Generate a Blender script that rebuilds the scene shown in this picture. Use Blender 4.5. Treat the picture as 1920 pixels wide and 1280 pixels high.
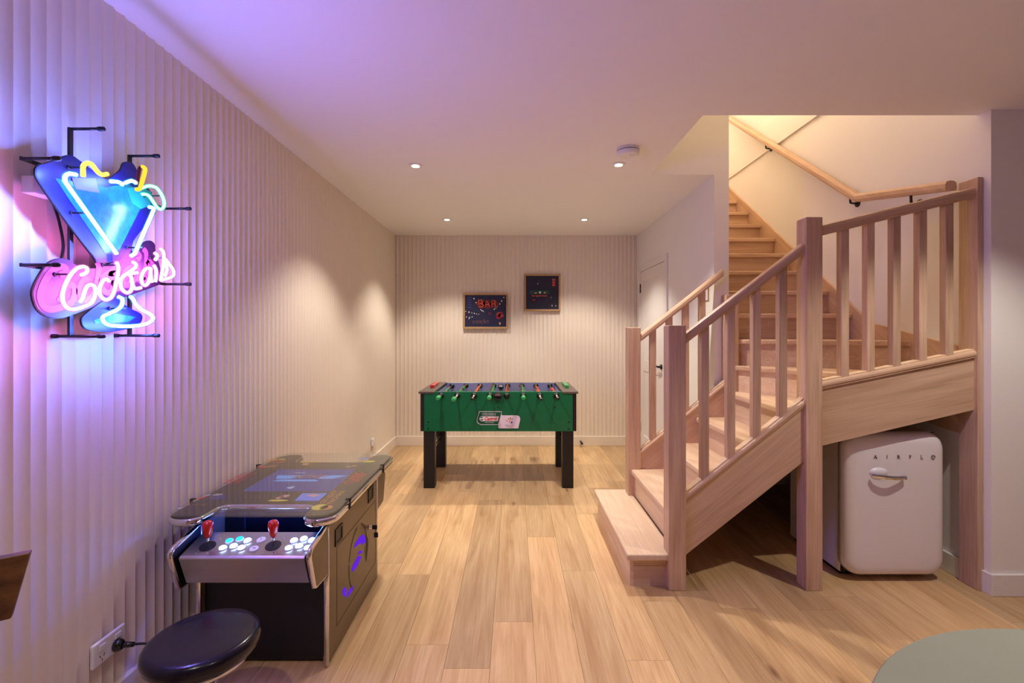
import bpy, bmesh, math, random
from mathutils import Vector, Matrix
random.seed(7)
for o in list(bpy.data.objects):
    bpy.data.objects.remove(o)
scene = bpy.context.scene
COL = scene.collection
# ------------------------------------------------------------------ camera, world, exposure
F = 17.0; FPX = F / 36 * 1920; VX, VY, CH = 964.0, 621.0, 1.36
cd = bpy.data.cameras.new('camera'); cam = bpy.data.objects.new('camera', cd); COL.objects.link(cam)
cam.location = (0, 0, CH); cam.rotation_euler = (math.pi / 2, 0, 0)
cd.lens = F; cd.sensor_width = 36; cd.sensor_fit = 'HORIZONTAL'
cd.shift_x = -(VX - 960) / 1920; cd.shift_y = -(640 - VY) / 1920
cd.clip_start = 0.02
scene.camera = cam
w = bpy.data.worlds.new('world'); scene.world = w; w.use_nodes = True
w.node_tree.nodes['Background'].inputs[0].default_value = (.10, .10, .14, 1)
w.node_tree.nodes['Background'].inputs[1].default_value = .15
vs = scene.view_settings
vs.view_transform = 'Standard'; vs.look = 'None'; vs.gamma = 1; vs.exposure = 0.13; vs.use_curve_mapping = False
SPOT_W = 108.0; SPOT_COL = (1.0, .905, .80); NEON = 345.0
STAIR_W = 84.0
# ------------------------------------------------------------------ main dimensions (metres)
XL, YB, XR, ZC = -1.417, 5.764, 1.462, 2.504
YN = 3.535            # end face of the right-hand wall
YH = 2.562            # near edge of the stair opening in the ceiling
XS = 2.46             # stairwell wall
YF = 2.494            # wall facing the room on the right
XE, YR = 5.0, -2.6    # room limits behind the camera

def on_x(px, py, X):          # pixel -> point on the plane x = X
    Y = X * FPX / (px - VX); return (X, Y, CH + (VY - py) * Y / FPX)
# ------------------------------------------------------------------ materials
def lin(c):
    r = []
    for v in c[:3]:
        v /= 255.0; r.append(v / 12.92 if v <= .04045 else ((v + .055) / 1.055) ** 2.4)
    return (*r, 1)
MATS = {}
def pmat(name, col, rough=.5, metal=0, coat=0, var=.06, vscale=9, bump=0, bscale=60, emit=None, es=0, spec=.5, aniso=None):
    m = bpy.data.materials.new(name); m.use_nodes = True; MATS[name] = m
    nt = m.node_tree; b = nt.nodes['Principled BSDF']; L = nt.links.new
    tc = nt.nodes.new('ShaderNodeTexCoord')
    n = nt.nodes.new('ShaderNodeTexNoise'); n.inputs['Scale'].default_value = vscale; n.inputs['Detail'].default_value = 4
    L(tc.outputs['Object'], n.inputs['Vector'])
    if aniso:
        mp = nt.nodes.new('ShaderNodeMapping'); mp.inputs['Scale'].default_value = aniso
        L(tc.outputs['Object'], mp.inputs['Vector']); L(mp.outputs[0], n.inputs['Vector'])
    mx = nt.nodes.new('ShaderNodeMix'); mx.data_type = 'RGBA'
    c = lin(col)
    mx.inputs[6].default_value = tuple(max(0, v * (1 - var)) for v in c[:3]) + (1,)
    mx.inputs[7].default_value = tuple(min(1, v * (1 + var)) for v in c[:3]) + (1,)
    L(n.outputs['Fac'], mx.inputs[0]); L(mx.outputs[2], b.inputs['Base Color'])
    b.inputs['Roughness'].default_value = rough; b.inputs['Metallic'].default_value = metal
    b.inputs['Coat Weight'].default_value = coat; b.inputs['Coat Roughness'].default_value = .05
    b.inputs['Specular IOR Level'].default_value = spec
    if emit:
        b.inputs['Emission Color'].default_value = emit if len(emit) == 4 else (*emit, 1)
        b.inputs['Emission Strength'].default_value = es
    if bump:
        n2 = nt.nodes.new('ShaderNodeTexNoise'); n2.inputs['Scale'].default_value = bscale
        L(tc.outputs['Object'], n2.inputs['Vector'])
        bp = nt.nodes.new('ShaderNodeBump'); bp.inputs['Strength'].default_value = bump; bp.inputs['Distance'].default_value = .002
        L(n2.outputs['Fac'], bp.inputs['Height']); L(bp.outputs[0], b.inputs['Normal'])
    return m
def wood(name, ca, cb, axis, rough=.45, rot=None, tone=.22, stretch=1.0, fine=26, knots=False, coat=0):
    """grain runs along axis; every object gets its own offset and tone"""
    m = bpy.data.materials.new(name); m.use_nodes = True; MATS[name] = m
    nt = m.node_tree; b = nt.nodes['Principled BSDF']; L = nt.links.new; N = nt.nodes.new
    tc = N('ShaderNodeTexCoord'); oi = N('ShaderNodeObjectInfo')
    off = N('ShaderNodeVectorMath'); off.operation = 'SCALE'; off.inputs[0].default_value = (37.1, 53.7, 71.3)
    L(oi.outputs['Random'], off.inputs['Scale'])
    add = N('ShaderNodeVectorMath'); add.operation = 'ADD'
    src = tc.outputs['Object']
    if rot:
        r0 = N('ShaderNodeMapping'); r0.inputs['Rotation'].default_value = rot; L(src, r0.inputs['Vector']); src = r0.outputs[0]
    L(src, add.inputs[0]); L(off.outputs[0], add.inputs[1])
    def mapped(along, across):
        mp = N('ShaderNodeMapping'); s = [across] * 3; s['xyz'.index(axis)] = along
        mp.inputs['Scale'].default_value = s; L(add.outputs[0], mp.inputs['Vector']); return mp.outputs[0]
    n1 = N('ShaderNodeTexNoise'); n1.inputs['Scale'].default_value = 1; n1.inputs['Detail'].default_value = 5; n1.inputs['Distortion'].default_value = 1.6
    L(mapped(.9 * stretch, 9), n1.inputs['Vector'])
    n2 = N('ShaderNodeTexNoise'); n2.inputs['Scale'].default_value = 1; n2.inputs['Detail'].default_value = 6; n2.inputs['Distortion'].default_value = .5
    L(mapped(3.5 * stretch, fine * 4), n2.inputs['Vector'])
    ad = N('ShaderNodeMath'); ad.operation = 'MULTIPLY_ADD'; ad.inputs[1].default_value = .45
    L(n2.outputs['Fac'], ad.inputs[0]); 
    sc = N('ShaderNodeMath'); sc.operation = 'MULTIPLY'; sc.inputs[1].default_value = .62; L(n1.outputs['Fac'], sc.inputs[0]); L(sc.outputs[0], ad.inputs[2])
    rp = N('ShaderNodeValToRGB'); rp.color_ramp.elements[0].position = .32; rp.color_ramp.elements[1].position = .70
    rp.color_ramp.elements[0].color = lin(cb); rp.color_ramp.elements[1].color = lin(ca); L(ad.outputs[0], rp.inputs[0])
    hs = N('ShaderNodeHueSaturation')
    mr = N('ShaderNodeMapRange'); mr.inputs['To Min'].default_value = 1 - tone; mr.inputs['To Max'].default_value = 1 + tone * .5
    L(oi.outputs['Random'], mr.inputs['Value']); L(mr.outputs[0], hs.inputs['Value']); L(rp.outputs[0], hs.inputs['Color'])
    out = hs.outputs[0]
    if knots:
        vo = N('ShaderNodeTexVoronoi'); vo.inputs['Scale'].default_value = 1; L(mapped(1.3, 3.6), vo.inputs['Vector'])
        kr = N('ShaderNodeValToRGB'); kr.color_ramp.elements[0].position = .015; kr.color_ramp.elements[1].position = .075
        kr.color_ramp.elements[0].color = (.35, .25, .17, 1); kr.color_ramp.elements[1].color = (1, 1, 1, 1)
        L(vo.outputs['Distance'], kr.inputs[0])
        mk = N('ShaderNodeMix'); mk.data_type = 'RGBA'; mk.blend_type = 'MULTIPLY'; mk.inputs[0].default_value = .8
        L(out, mk.inputs[6]); L(kr.outputs[0], mk.inputs[7]); out = mk.outputs[2]
    L(out, b.inputs['Base Color']); b.inputs['Roughness'].default_value = rough; b.inputs['Coat Weight'].default_value = coat
    bp = N('ShaderNodeBump'); bp.inputs['Strength'].default_value = .12; bp.inputs['Distance'].default_value = .001
    L(n2.outputs['Fac'], bp.inputs['Height']); L(bp.outputs[0], b.inputs['Normal'])
    return m
def glow(name, col, s):
    m = bpy.data.materials.new(name); m.use_nodes = True; MATS[name] = m
    nt = m.node_tree; nt.nodes.clear(); e = nt.nodes.new('ShaderNodeEmission'); o = nt.nodes.new('ShaderNodeOutputMaterial')
    e.inputs[0].default_value = (*col, 1); e.inputs[1].default_value = s; nt.links.new(e.outputs[0], o.inputs[0]); return m
def clear(name, tint=(1, 1, 1), ior=1.45, rough=.0):
    m = bpy.data.materials.new(name); m.use_nodes = True; MATS[name] = m
    nt = m.node_tree; nt.nodes.clear(); N = nt.nodes.new; L = nt.links.new
    t = N('ShaderNodeBsdfTransparent'); t.inputs[0].default_value = (*tint, 1); g = N('ShaderNodeBsdfGlossy'); g.inputs['Roughness'].default_value = rough
    lw = N('ShaderNodeLayerWeight'); lw.inputs[0].default_value = .5; pw = N('ShaderNodeMath'); pw.operation = 'POWER'; pw.inputs[1].default_value = 4.5
    fr = N('ShaderNodeMath'); fr.operation = 'MULTIPLY_ADD'; fr.inputs[1].default_value = .80; fr.inputs[2].default_value = .025
    mx = N('ShaderNodeMixShader'); o = N('ShaderNodeOutputMaterial'); L(lw.outputs['Facing'], pw.inputs[0]); L(pw.outputs[0], fr.inputs[0])
    L(fr.outputs[0], mx.inputs[0]); L(t.outputs[0], mx.inputs[1]); L(g.outputs[0], mx.inputs[2]); L(mx.outputs[0], o.inputs[0]); return m

pmat('flute', (234, 221, 204), .62, var=.02)
pmat('white', (242, 239, 235), .6, var=.015, vscale=3)
pmat('ceil', (246, 243, 240), .7, var=.012, vscale=2)
pmat('trim', (236, 232, 226), .35, var=.01)
pmat('dark_void', (96, 68, 42), .8)
wood('oak', (224, 190, 142), (184, 141, 94), 'y', .42, tone=.26, knots=True)
WA, WB = (222, 190, 160), (186, 148, 118)
wood('tim_x', WA, WB, 'x', .5, tone=.10); wood('tim_y', (236, 210, 180), (208, 174, 142), 'y', .5, tone=.08); wood('tim_z', WA, (178, 140, 112), 'z', .5, tone=.14)
wood('tim_s1', WA, WB, 'x', .5, rot=(0, math.atan(.8), 0), tone=.06); wood('tim_s2', WA, WB, 'x', .5, rot=(0, math.atan(.206), 0), tone=.06)
wood('tim_sy', WA, WB, 'y', .5, rot=(-math.atan(.72), 0, 0), tone=.05)
wood('frame_wood', (196, 160, 112), (170, 130, 84), 'x', .5)
wood('chair_wood', (128, 84, 48), (62, 36, 18), 'x', .5, tone=.05, stretch=.8, fine=14)
pmat('black', (14, 13, 14), .45); pmat('black_soft', (18, 16, 18), .6); pmat('black_gloss', (10, 10, 14), .12, coat=.6)
pmat('chrome', (225, 225, 228), .08, 1, var=.01); pmat('steel', (196, 192, 188), .32, 1, var=.10, aniso=(2, 90, 90), vscale=1)
pmat('steel_rod', (210, 210, 210), .2, 1)
pmat('arcade_side', (104, 84, 62), .36, var=.04)  # warm reflection on the panel is mixed into this brown
pmat('arcade_top', (13, 12, 13), .3)
pmat('red_plastic', (205, 22, 18), .22, coat=.5, var=.03); pmat('green_plastic', (40, 160, 84), .3, coat=.3, var=.03)
pmat('green_panel', (0, 98, 58), .32, var=.10, vscale=4); pmat('ledge', (88, 74, 66), .4)
pmat('violet_field', (170, 156, 214), .5); pmat('field', (40, 120, 70), .6); pmat('white_print', (225, 222, 224), .5, var=.01)
pmat('card', (222, 208, 222), .45, var=.03, vscale=30); pmat('castrol_green', (0, 82, 52), .4); pmat('castrol_red', (204, 22, 44), .4, var=.01)
pmat('skin', (196, 140, 100), .5); pmat('shirt_white', (200, 226, 222), .5); pmat('shirt_green', (60, 150, 90), .5); pmat('shirt_red', (226, 82, 50), .5); pmat('hair', (40, 24, 16), .6)
pmat('white_plastic', (236, 234, 232), .35, var=.01); pmat('fridge', (236, 230, 232), .22, coat=.5, var=.008)
pmat('stool_vinyl', (14, 11, 30), .22, coat=.15, var=.05, spec=.35); pmat('concrete', (152, 160, 138), .6, var=.08, vscale=7, bump=.05)
pmat('brass', (190, 150, 90), .3, 1); pmat('grey_badge', (150, 146, 152), .3, .6)
pmat('pic_dark', (20, 18, 46), .5, var=.35, vscale=7); pmat('pic_bar', (20, 22, 58), .5, var=.75, vscale=9, aniso=(5, 1, 14))
pmat('pic_red', (255, 110, 60), .5, var=.1); pmat('pic_crimson', (150, 24, 44), .5, var=.3, vscale=30); pmat('pic_teal', (6, 74, 66), .5, var=.3, vscale=40)
pmat('pic_glow', (104, 16, 26), .5, var=.5, vscale=20); pmat('pic_ochre', (128, 84, 56), .5, var=.3, vscale=30); pmat('pic_amber', (206, 150, 80), .5); pmat('pic_cream', (240, 226, 200), .5); pmat('pic_brown', (96, 60, 48), .5); pmat('pic_blue', (44, 52, 120), .5, var=.3); pmat('pic_black', (8, 7, 10), .5)
pmat('print_red', (232, 62, 54), .5); pmat('print_orange', (224, 150, 60), .5); pmat('print_yellow', (226, 214, 70), .5, var=.1); pmat('print_blue', (110, 150, 226), .5); pmat('print_violet', (70, 60, 150), .5)
pmat('print_brown', (150, 80, 44), .5); pmat('print_pale', (214, 214, 226), .5); pmat('print_pink', (226, 170, 150), .5)
pmat('board_blue', (10, 7, 62), .4, var=.06); pmat('board_pink', (36, 11, 46), .4); pmat('letter_pink', (142, 60, 116), .5)
pmat('ice', (16, 88, 84), .3, var=.75, vscale=55, bump=.4, bscale=40); pmat('board_green', (20, 120, 96), .4); pmat('board_label', (96, 88, 92), .5)
pmat('dark_red', (70, 8, 8), .3)
glow('neon_cyan', (.11, .19, 1.0), NEON * 1.25); glow('neon_pink', (1.0, .20, .92), NEON * .235); glow('neon_yellow', (1.0, .82, .06), 3.4)
glow('neon_orange', (1.0, .42, .03), 1.9); glow('neon_green', (.10, .85, .42), 10); glow('neon_base', (.08, .19, 1.0), NEON * .95)
glow('lamp', (1, .93, .82), 14); glow('button_white', (.30, .45, 1.0), 20); glow('button_cyan', (.02, .55, .9), 2.0); glow('violet_led', (.13, .02, .70), .9)
glow('bay_glow', (.05, .12, 1.0), 130)  # for the added strip that tints the arcade bay
glow('screen', (.085, .075, .33), .75); glow('screen_blue', (.14, .34, .85), .95); glow('screen_rust', (.42, .20, .16), .8); glow('screen_pale', (.45, .5, .8), .8)
def sleeve(name, col, s, op):  # faintly glowing shell that stands in for the bloom around a tube
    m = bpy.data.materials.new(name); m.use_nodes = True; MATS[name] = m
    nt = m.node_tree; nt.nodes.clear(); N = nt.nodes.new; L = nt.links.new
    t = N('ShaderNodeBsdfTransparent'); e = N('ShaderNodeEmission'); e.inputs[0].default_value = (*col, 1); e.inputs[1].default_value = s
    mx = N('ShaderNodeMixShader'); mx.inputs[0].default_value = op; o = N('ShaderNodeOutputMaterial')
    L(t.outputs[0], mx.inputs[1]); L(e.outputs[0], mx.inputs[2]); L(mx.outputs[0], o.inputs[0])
sleeve('halo_cyan', (.02, .55, 1.0), 1.1, .26); sleeve('halo_pink', (1.0, .25, .85), 1.1, .26); sleeve('halo_green', (.05, .9, .5), .8, .22)
clear('glass', (.95, .97, .96), 1.5); clear('acrylic', (.75, .92, 1.0), 1.35)
# ------------------------------------------------------------------ mesh helpers
def base(o):
    v = Vector((0, 0, 0))
    while o: v += o.location; o = o.parent
    return v
class MB:
    def __init__(s): s.v = []; s.f = []; s.m = []; s.sm = []
    def face(s, ids, m=0, sm=False): s.f.append(ids); s.m.append(m); s.sm.append(sm)
    def box(s, x0, x1, y0, y1, z0, z1, m=0):
        n = len(s.v); s.v += [(x, y, z) for z in (z0, z1) for y in (y0, y1) for x in (x0, x1)]
        for q in ((0, 2, 3, 1), (4, 5, 7, 6), (0, 1, 5, 4), (2, 6, 7, 3), (0, 4, 6, 2), (1, 3, 7, 5)): s.face([n + i for i in q], m)
        return s
    def prism(s, pts, vec, m=0, sm=False):
        """planar polygon pts (3d) extruded by vec"""
        n = len(s.v); k = len(pts); vec = Vector(vec)
        s.v += [tuple(p) for p in pts] + [tuple(Vector(p) + vec) for p in pts]
        s.face(list(range(n + k - 1, n - 1, -1)), m); s.face(list(range(n + k, n + 2 * k)), m)
        for i in range(k): j = (i + 1) % k; s.face([n + i, n + j, n + k + j, n + k + i], m, sm)
        return s
    def sweep(s, path, prof, m=0, sm=False, up=(0, 0, 1), vertical=False, cap=True):
        """profile (a across, b up) along a 3d path"""
        P = [Vector(p) for p in path]; k = len(prof); n = len(s.v); up = Vector(up)
        for i, p in enumerate(P):
            t = (P[min(i + 1, len(P) - 1)] - P[max(i - 1, 0)]).normalized()
            if vertical: side = t.cross(up).normalized(); u = up
            else: side = t.cross(up).normalized(); u = side.cross(t).normalized()
            for a, b in prof: s.v.append(tuple(p + side * a + u * b))
        for i in range(len(P) - 1):
            for j in range(k):
                q = (j + 1) % k; s.face([n + i * k + j, n + i * k + q, n + (i + 1) * k + q, n + (i + 1) * k + j], m, sm)
        if cap:
            s.face([n + j for j in range(k - 1, -1, -1)], m); e = n + (len(P) - 1) * k; s.face([e + j for j in range(k)], m)
        return s
    def tube(s, path, r, k=8, m=0, cap=True, closed=False):
        P = [Vector(p) for p in path]; n = len(s.v); L = len(P); nr = None
        for i, p in enumerate(P):
            if closed: t = (P[(i + 1) % L] - P[i - 1]).normalized()
            else: t = (P[min(i + 1, L - 1)] - P[max(i - 1, 0)]).normalized()
            if nr is None:
                a = Vector((0, 0, 1)) if abs(t.z) < .9 else Vector((1, 0, 0)); nr = (a - t * a.dot(t)).normalized()
            else:
                nr = nr - t * nr.dot(t); nr = nr.normalized() if nr.length > 1e-6 else t.orthogonal().normalized()
            b = t.cross(nr); rr = r[i] if isinstance(r, (list, tuple)) else r
            for j in range(k):
                a = 2 * math.pi * j / k; s.v.append(tuple(p + (nr * math.cos(a) + b * math.sin(a)) * rr))
        for i in range(L if closed else L - 1):
            for j in range(k):
                q = (j + 1) % k; i2 = (i + 1) % L
                s.face([n + i * k + j, n + i * k + q, n + i2 * k + q, n + i2 * k + j], m, True)
        if cap and not closed:
            s.face([n + j for j in range(k - 1, -1, -1)], m); e = n + (L - 1) * k; s.face([e + j for j in range(k)], m)
        return s
    def lathe(s, prof, c, axis='z', k=24, m=0, mats=None):
        """prof = list of (radius, height) from bottom to top"""
        n = len(s.v); c = Vector(c)
        A = {'z': (Vector((1, 0, 0)), Vector((0, 1, 0)), Vector((0, 0, 1))), 'y': (Vector((1, 0, 0)), Vector((0, 0, -1)), Vector((0, 1, 0))), 'x': (Vector((0, 1, 0)), Vector((0, 0, 1)), Vector((1, 0, 0)))}[axis] if isinstance(axis, str) else axis
        for r, h in prof:
            for j in range(k):
                a = 2 * math.pi * j / k; s.v.append(tuple(c + (A[0] * math.cos(a) + A[1] * math.sin(a)) * max(r, 1e-5) + A[2] * h))
        for i in range(len(prof) - 1):
            for j in range(k):
                q = (j + 1) % k; s.face([n + i * k + j, n + i * k + q, n + (i + 1) * k + q, n + (i + 1) * k + j], mats[i] if mats else m, True)
        s.face([n + j for j in range(k - 1, -1, -1)], mats[0] if mats else m); e = n + (len(prof) - 1) * k; s.face([e + j for j in range(k)], mats[-1] if mats else m)
        return s
    def ball(s, c, r, k=10, m=0, sc=(1, 1, 1)):
        n = len(s.v); R = k // 2
        for i in range(R + 1):
            th = math.pi * i / R
            for j in range(k):
                a = 2 * math.pi * j / k
                s.v.append((c[0] + r * sc[0] * max(math.sin(th), 1e-4) * math.cos(a), c[1] + r * sc[1] * max(math.sin(th), 1e-4) * math.sin(a), c[2] - r * sc[2] * math.cos(th)))
        for i in range(R):
            for j in range(k):
                q = (j + 1) % k; s.face([n + i * k + j, n + i * k + q, n + (i + 1) * k + q, n + (i + 1) * k + j], m, True)
        return s
    def build(s, name, mats, parent=None, bevel=0, seg=2, label=None, kind=None):
        me = bpy.data.meshes.new(name); b = base(parent) if parent else Vector((0, 0, 0))
        me.from_pydata([tuple(Vector(v) - b) for v in s.v], [], s.f)
        for i, p in enumerate(me.polygons): p.material_index = s.m[i]; p.use_smooth = s.sm[i]
        if isinstance(mats, str): mats = [mats]
        for x in mats: me.materials.append(MATS[x])
        bm = bmesh.new(); bm.from_mesh(me); bmesh.ops.recalc_face_normals(bm, faces=bm.faces)
        if bevel:
            ed = [e for e in bm.edges if len(e.link_faces) == 2 and e.calc_face_angle(0) > .5]
            bmesh.ops.bevel(bm, geom=ed, offset=bevel, segments=seg, affect='EDGES', profile=.5, clamp_overlap=True)
        bm.to_mesh(me); bm.free()
        o = bpy.data.objects.new(name, me); COL.objects.link(o)
        if parent: o.parent = parent
        if label: o['label'] = label
        if kind: o['kind'] = kind
        return o
def empty(name, loc, label, cat, group=None):
    o = bpy.data.objects.new(name, None); COL.objects.link(o); o.location = loc; o.empty_display_size = .05
    o['label'] = label; o['category'] = cat
    if group: o['group'] = group
    return o
def tag(o, label, cat, group=None):
    o['label'] = label; o['category'] = cat
    if group: o['group'] = group
    return o
def struct(name, mb, mat, parent=None, bevel=0):
    o = mb.build(name, mat, parent, bevel)
    if not parent: o['kind'] = 'structure'
    return o
def smooth_path(pts, n=6, closed=False):
    P = [Vector(p) for p in pts]; out = []; L = len(P)
    rng = range(L if closed else L - 1)
    for i in rng:
        if closed: p0, p1, p2, p3 = P[i - 1], P[i], P[(i + 1) % L], P[(i + 2) % L]
        else: p0, p1, p2, p3 = P[max(i - 1, 0)], P[i], P[i + 1], P[min(i + 2, L - 1)]
        for t in range(n):
            u = t / n
            out.append(.5 * ((2 * p1) + (p2 - p0) * u + (2 * p0 - 5 * p1 + 4 * p2 - p3) * u * u + (3 * p1 - p0 - 3 * p2 + p3) * u ** 3))
    if not closed: out.append(P[-1])
    return out
def text(s, size, O, U, V, name, mat, parent, shear=0, align='CENTER', ext=.0006, space=1, sx=1.0, bold=0):
    """flat lettering: O origin, U reading direction, V up direction"""
    cu = bpy.data.curves.new('t', 'FONT'); cu.body = s; cu.size = size; cu.shear = shear; cu.align_x = align; cu.align_y = 'CENTER'; cu.space_character = space
    cu.offset = bold; cu.resolution_u = 3; cu.extrude = ext
    to = bpy.data.objects.new('t', cu); COL.objects.link(to); dg = bpy.context.evaluated_depsgraph_get(); me = to.evaluated_get(dg).to_mesh()
    U, V, O = Vector(U).normalized(), Vector(V).normalized(), Vector(O); N = U.cross(V)
    mb = MB(); mb.v = [tuple(O + U * v.co.x * sx + V * v.co.y + N * v.co.z) for v in me.vertices]
    for p in me.polygons: mb.face(list(p.vertices))
    bpy.data.objects.remove(to); bpy.data.curves.remove(cu)
    return mb.build(name, mat, parent)
# ------------------------------------------------------------------ room shell
PITCH = .0488; FD = .0075
def fluted(name, fixed, a0, a1, phase, axis, sign, z1, mat):
    mb = MB(); n0 = math.floor((a0 - phase) / PITCH); k = 8
    a = phase + n0 * PITCH
    while a < a1 - 1e-6:
        n = len(mb.v); c = 0
        for i in range(k + 1):
            u = i / k; t = a + u * PITCH
            if t < a0 - 1e-6 or t > a1 + 1e-6: continue
            d = fixed + sign * (FD * .5 - FD * math.sin(math.pi * u) ** .8)
            for z in (0, z1): mb.v.append((d, t, z) if axis == 'y' else (t, d, z))
            c += 1
        for i in range(c - 1): mb.face([n + 2 * i, n + 2 * i + 2, n + 2 * i + 3, n + 2 * i + 1], 0, True)
        a += PITCH
    if axis == 'y': mb.box(fixed - .12, fixed - .02, a0, a1, 0, z1)
    else: mb.box(a0, a1, fixed + .02, fixed + .12, 0, z1)
    me = struct(name, mb, mat); return me
fluted('wall_left', XL, YR, YB, 1.3644, 'y', 1, ZC, 'flute')
fluted('wall_back', YB, XL - .02, XR, -1.40, 'x', -1, ZC, 'flute')
struct('wall_right', MB().box(XR, 1.57, YN, 7.0, 0, 5.0), 'white')
struct('wall_void', MB().box(1.0, XR, YN, YN + .1, ZC + .001, 5.0).box(.9, 1.0, YH - .1, YN + .1, ZC + .25, 5.0).box(1.0, XS, YH - .1, YH, ZC + .25, 5.0).box(.9, XS + .1, YH - .1, 7.1, 5.0, 5.1), 'white')
struct('wall_stair', MB().box(XS, XS + .12, YF, 7.0, 0, 5.0), 'white')
struct('wall_stair_end', MB().box(1.4, XS + .12, 7.0, 7.1, 0, 5.0).box(1.57, XS, 4.3, 4.36, 0, 1.6), 'white')
struct('wall_front', MB().box(XS + .12, XE, YF, YF + .12, 0, ZC), 'white')
struct('wall_side', MB().box(XE, XE + .1, YR, YF + .12, 0, ZC), 'white')
struct('wall_rear', MB().box(XL - .1, XE + .1, YR - .1, YR, 0, ZC), 'white')
struct('ceiling', MB().box(XL - .1, XE + .1, YR - .1, YH, ZC, ZC + .25).box(XL - .1, 1.0, YH, YB + .1, ZC, ZC + .25).box(1.0, XR + .002, YN + .001, YB + .1, ZC, ZC + .25), 'ceil')
# floor with single oak planks
fl = struct('floor', MB().box(XL - .02, XE, YR, 7.0, -.06, -.012), 'dark_void')
PW = .186; gap = .0006
ends = {-1: [1.952, 3.9], 0: [2.265, 4.35], -2: [2.1, 4.1], -3: [2.705, 4.6], 1: [.9, 3.2], 2: [1.4, 4.0], 3: [2.0, 3.6]}
i0 = math.floor((XL + .098) / PW); i1 = math.ceil((XE + .098) / PW)
for i in range(i0, i1):
    xa = max(-.098 + i * PW, XL); xb = min(-.098 + (i + 1) * PW, XE)
    if xb - xa < .01: continue
    ylim = YB if xa < XR else (4.3 if xa < XS else YF + .02)
    cuts = [YR] + sorted(ends.get(i, [])) + [ylim]
    full = [YR]
    for c in cuts[1:]:
        while c - full[-1] > 2.4: full.append(full[-1] + random.uniform(1.3, 2.1))
        if c - full[-1] < .35 and len(full) > 1 and c != ylim: full.pop()
        full.append(c)
    for a, b in zip(full, full[1:]):
        if b - a < .02: continue
        MB().box(xa + gap, xb - gap, a + gap, b - gap, -.012, 0).build('plank', 'oak', fl)
# skirting boards
BH, BT = .112, .016
struct('baseboard_left', MB().box(XL - .005, XL + BT, YR, YB - .02, 0, BH), 'flute', bevel=.003)
struct('baseboard_back', MB().box(XL + .01, XR, YB - BT, YB + .005, 0, BH), 'flute', bevel=.003)
struct('baseboard_right', MB().box(XR - BT, XR, YN + .01, 4.588, 0, BH).box(XR - BT, XR, 5.607, YB - .02, 0, BH), 'trim', bevel=.003)
struct('baseboard_front', MB().box(XS - .012, XE, YF - BT, YF, 0, BH).box(XS - .012, XS, YF - .002, YF + .04, 0, BH), 'trim', bevel=.003)
struct('baseboard_stair', MB().box(XS - BT, XS, 2.66, 4.3, 0, BH), 'trim', bevel=.003)
struct('trim_1', MB().box(XS - .014, XS, 3.2, 7.0, 3.10, 3.36), 'white', bevel=.002)
# door in the right wall
d = empty('door_1', (XR, 5.1, 0), 'white panelled door with black hinges and lever in right wall', 'door'); d['kind'] = 'structure'
DY0, DY1, DZ = 4.588, 5.607, 2.105; A = .066
MB().box(XR - .018, XR, DY0, DY0 + A, 0, DZ).box(XR - .018, XR, DY1 - A, DY1, 0, DZ).box(XR - .018, XR, DY0 + A, DY1 - A, DZ - A, DZ).build('architrave', 'trim', d, .003)
y0, y1, zt = DY0 + A + .004, DY1 - A - .004, DZ - A - .004; S = .115
MB().box(XR - .004, XR + .02, y0, y1, .008, zt).build('leaf', 'trim', d)
MB().box(XR - .012, XR - .003, y0, y0 + S, .008, zt).box(XR - .012, XR - .003, y1 - S, y1, .008, zt).box(XR - .012, XR - .003, y0 + S, y1 - S, zt - S, zt).box(XR - .012, XR - .003, y0 + S, y1 - S, .008, .2).box(XR - .012, XR - .003, y0 + S, y1 - S, .92, 1.04).build('panel_frame', 'trim', d, .003)
for z in (.22, 1.80): MB().lathe([(.008, 0), (.008, .1)], (XR - .016, y1 + .002, z), k=10).build('hinge', 'black', d)
hb = MB().lathe([(.026, 0), (.026, .012), (.011, .014), (.011, .04)], (XR - .012, 4.752, 1.01), axis=(Vector((0, 1, 0)), Vector((0, 0, 1)), Vector((-1, 0, 0))), k=16)
hb.tube([(XR - .048, 4.752, 1.01), (XR - .05, 4.80, 1.012), (XR - .05, 4.87, 1.008)], .009, 8); hb.build('lever_handle', 'black', d)
# ------------------------------------------------------------------ staircase
st = empty('staircase', (1.5, 3.0, 0), 'pale timber staircase with square balusters turning up to the floor above', 'staircase')
RI = .186; T = .034
def tread(poly, z, name='tread', mat='tim_y'):
    MB().prism([(x, y, z - T) for x, y in poly], (0, 0, T)).build(name, mat, st, .008, 3)
def riser(p, q, z0, z1, mat='tim_y'):
    p, q = Vector((*p, 0)), Vector((*q, 0)); d_ = (q - p).normalized(); n = Vector((-d_.y, d_.x, 0)) * .016
    MB().prism([tuple(p + Vector((0, 0, z0))), tuple(q + Vector((0, 0, z0))), tuple(q + Vector((0, 0, z1))), tuple(p + Vector((0, 0, z1)))], tuple(n)).build('riser', mat, st)
NY, FY = 2.598, 3.472      # inner faces of near and far strings
NX = [.594, .838, 1.072, 1.305]
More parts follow.
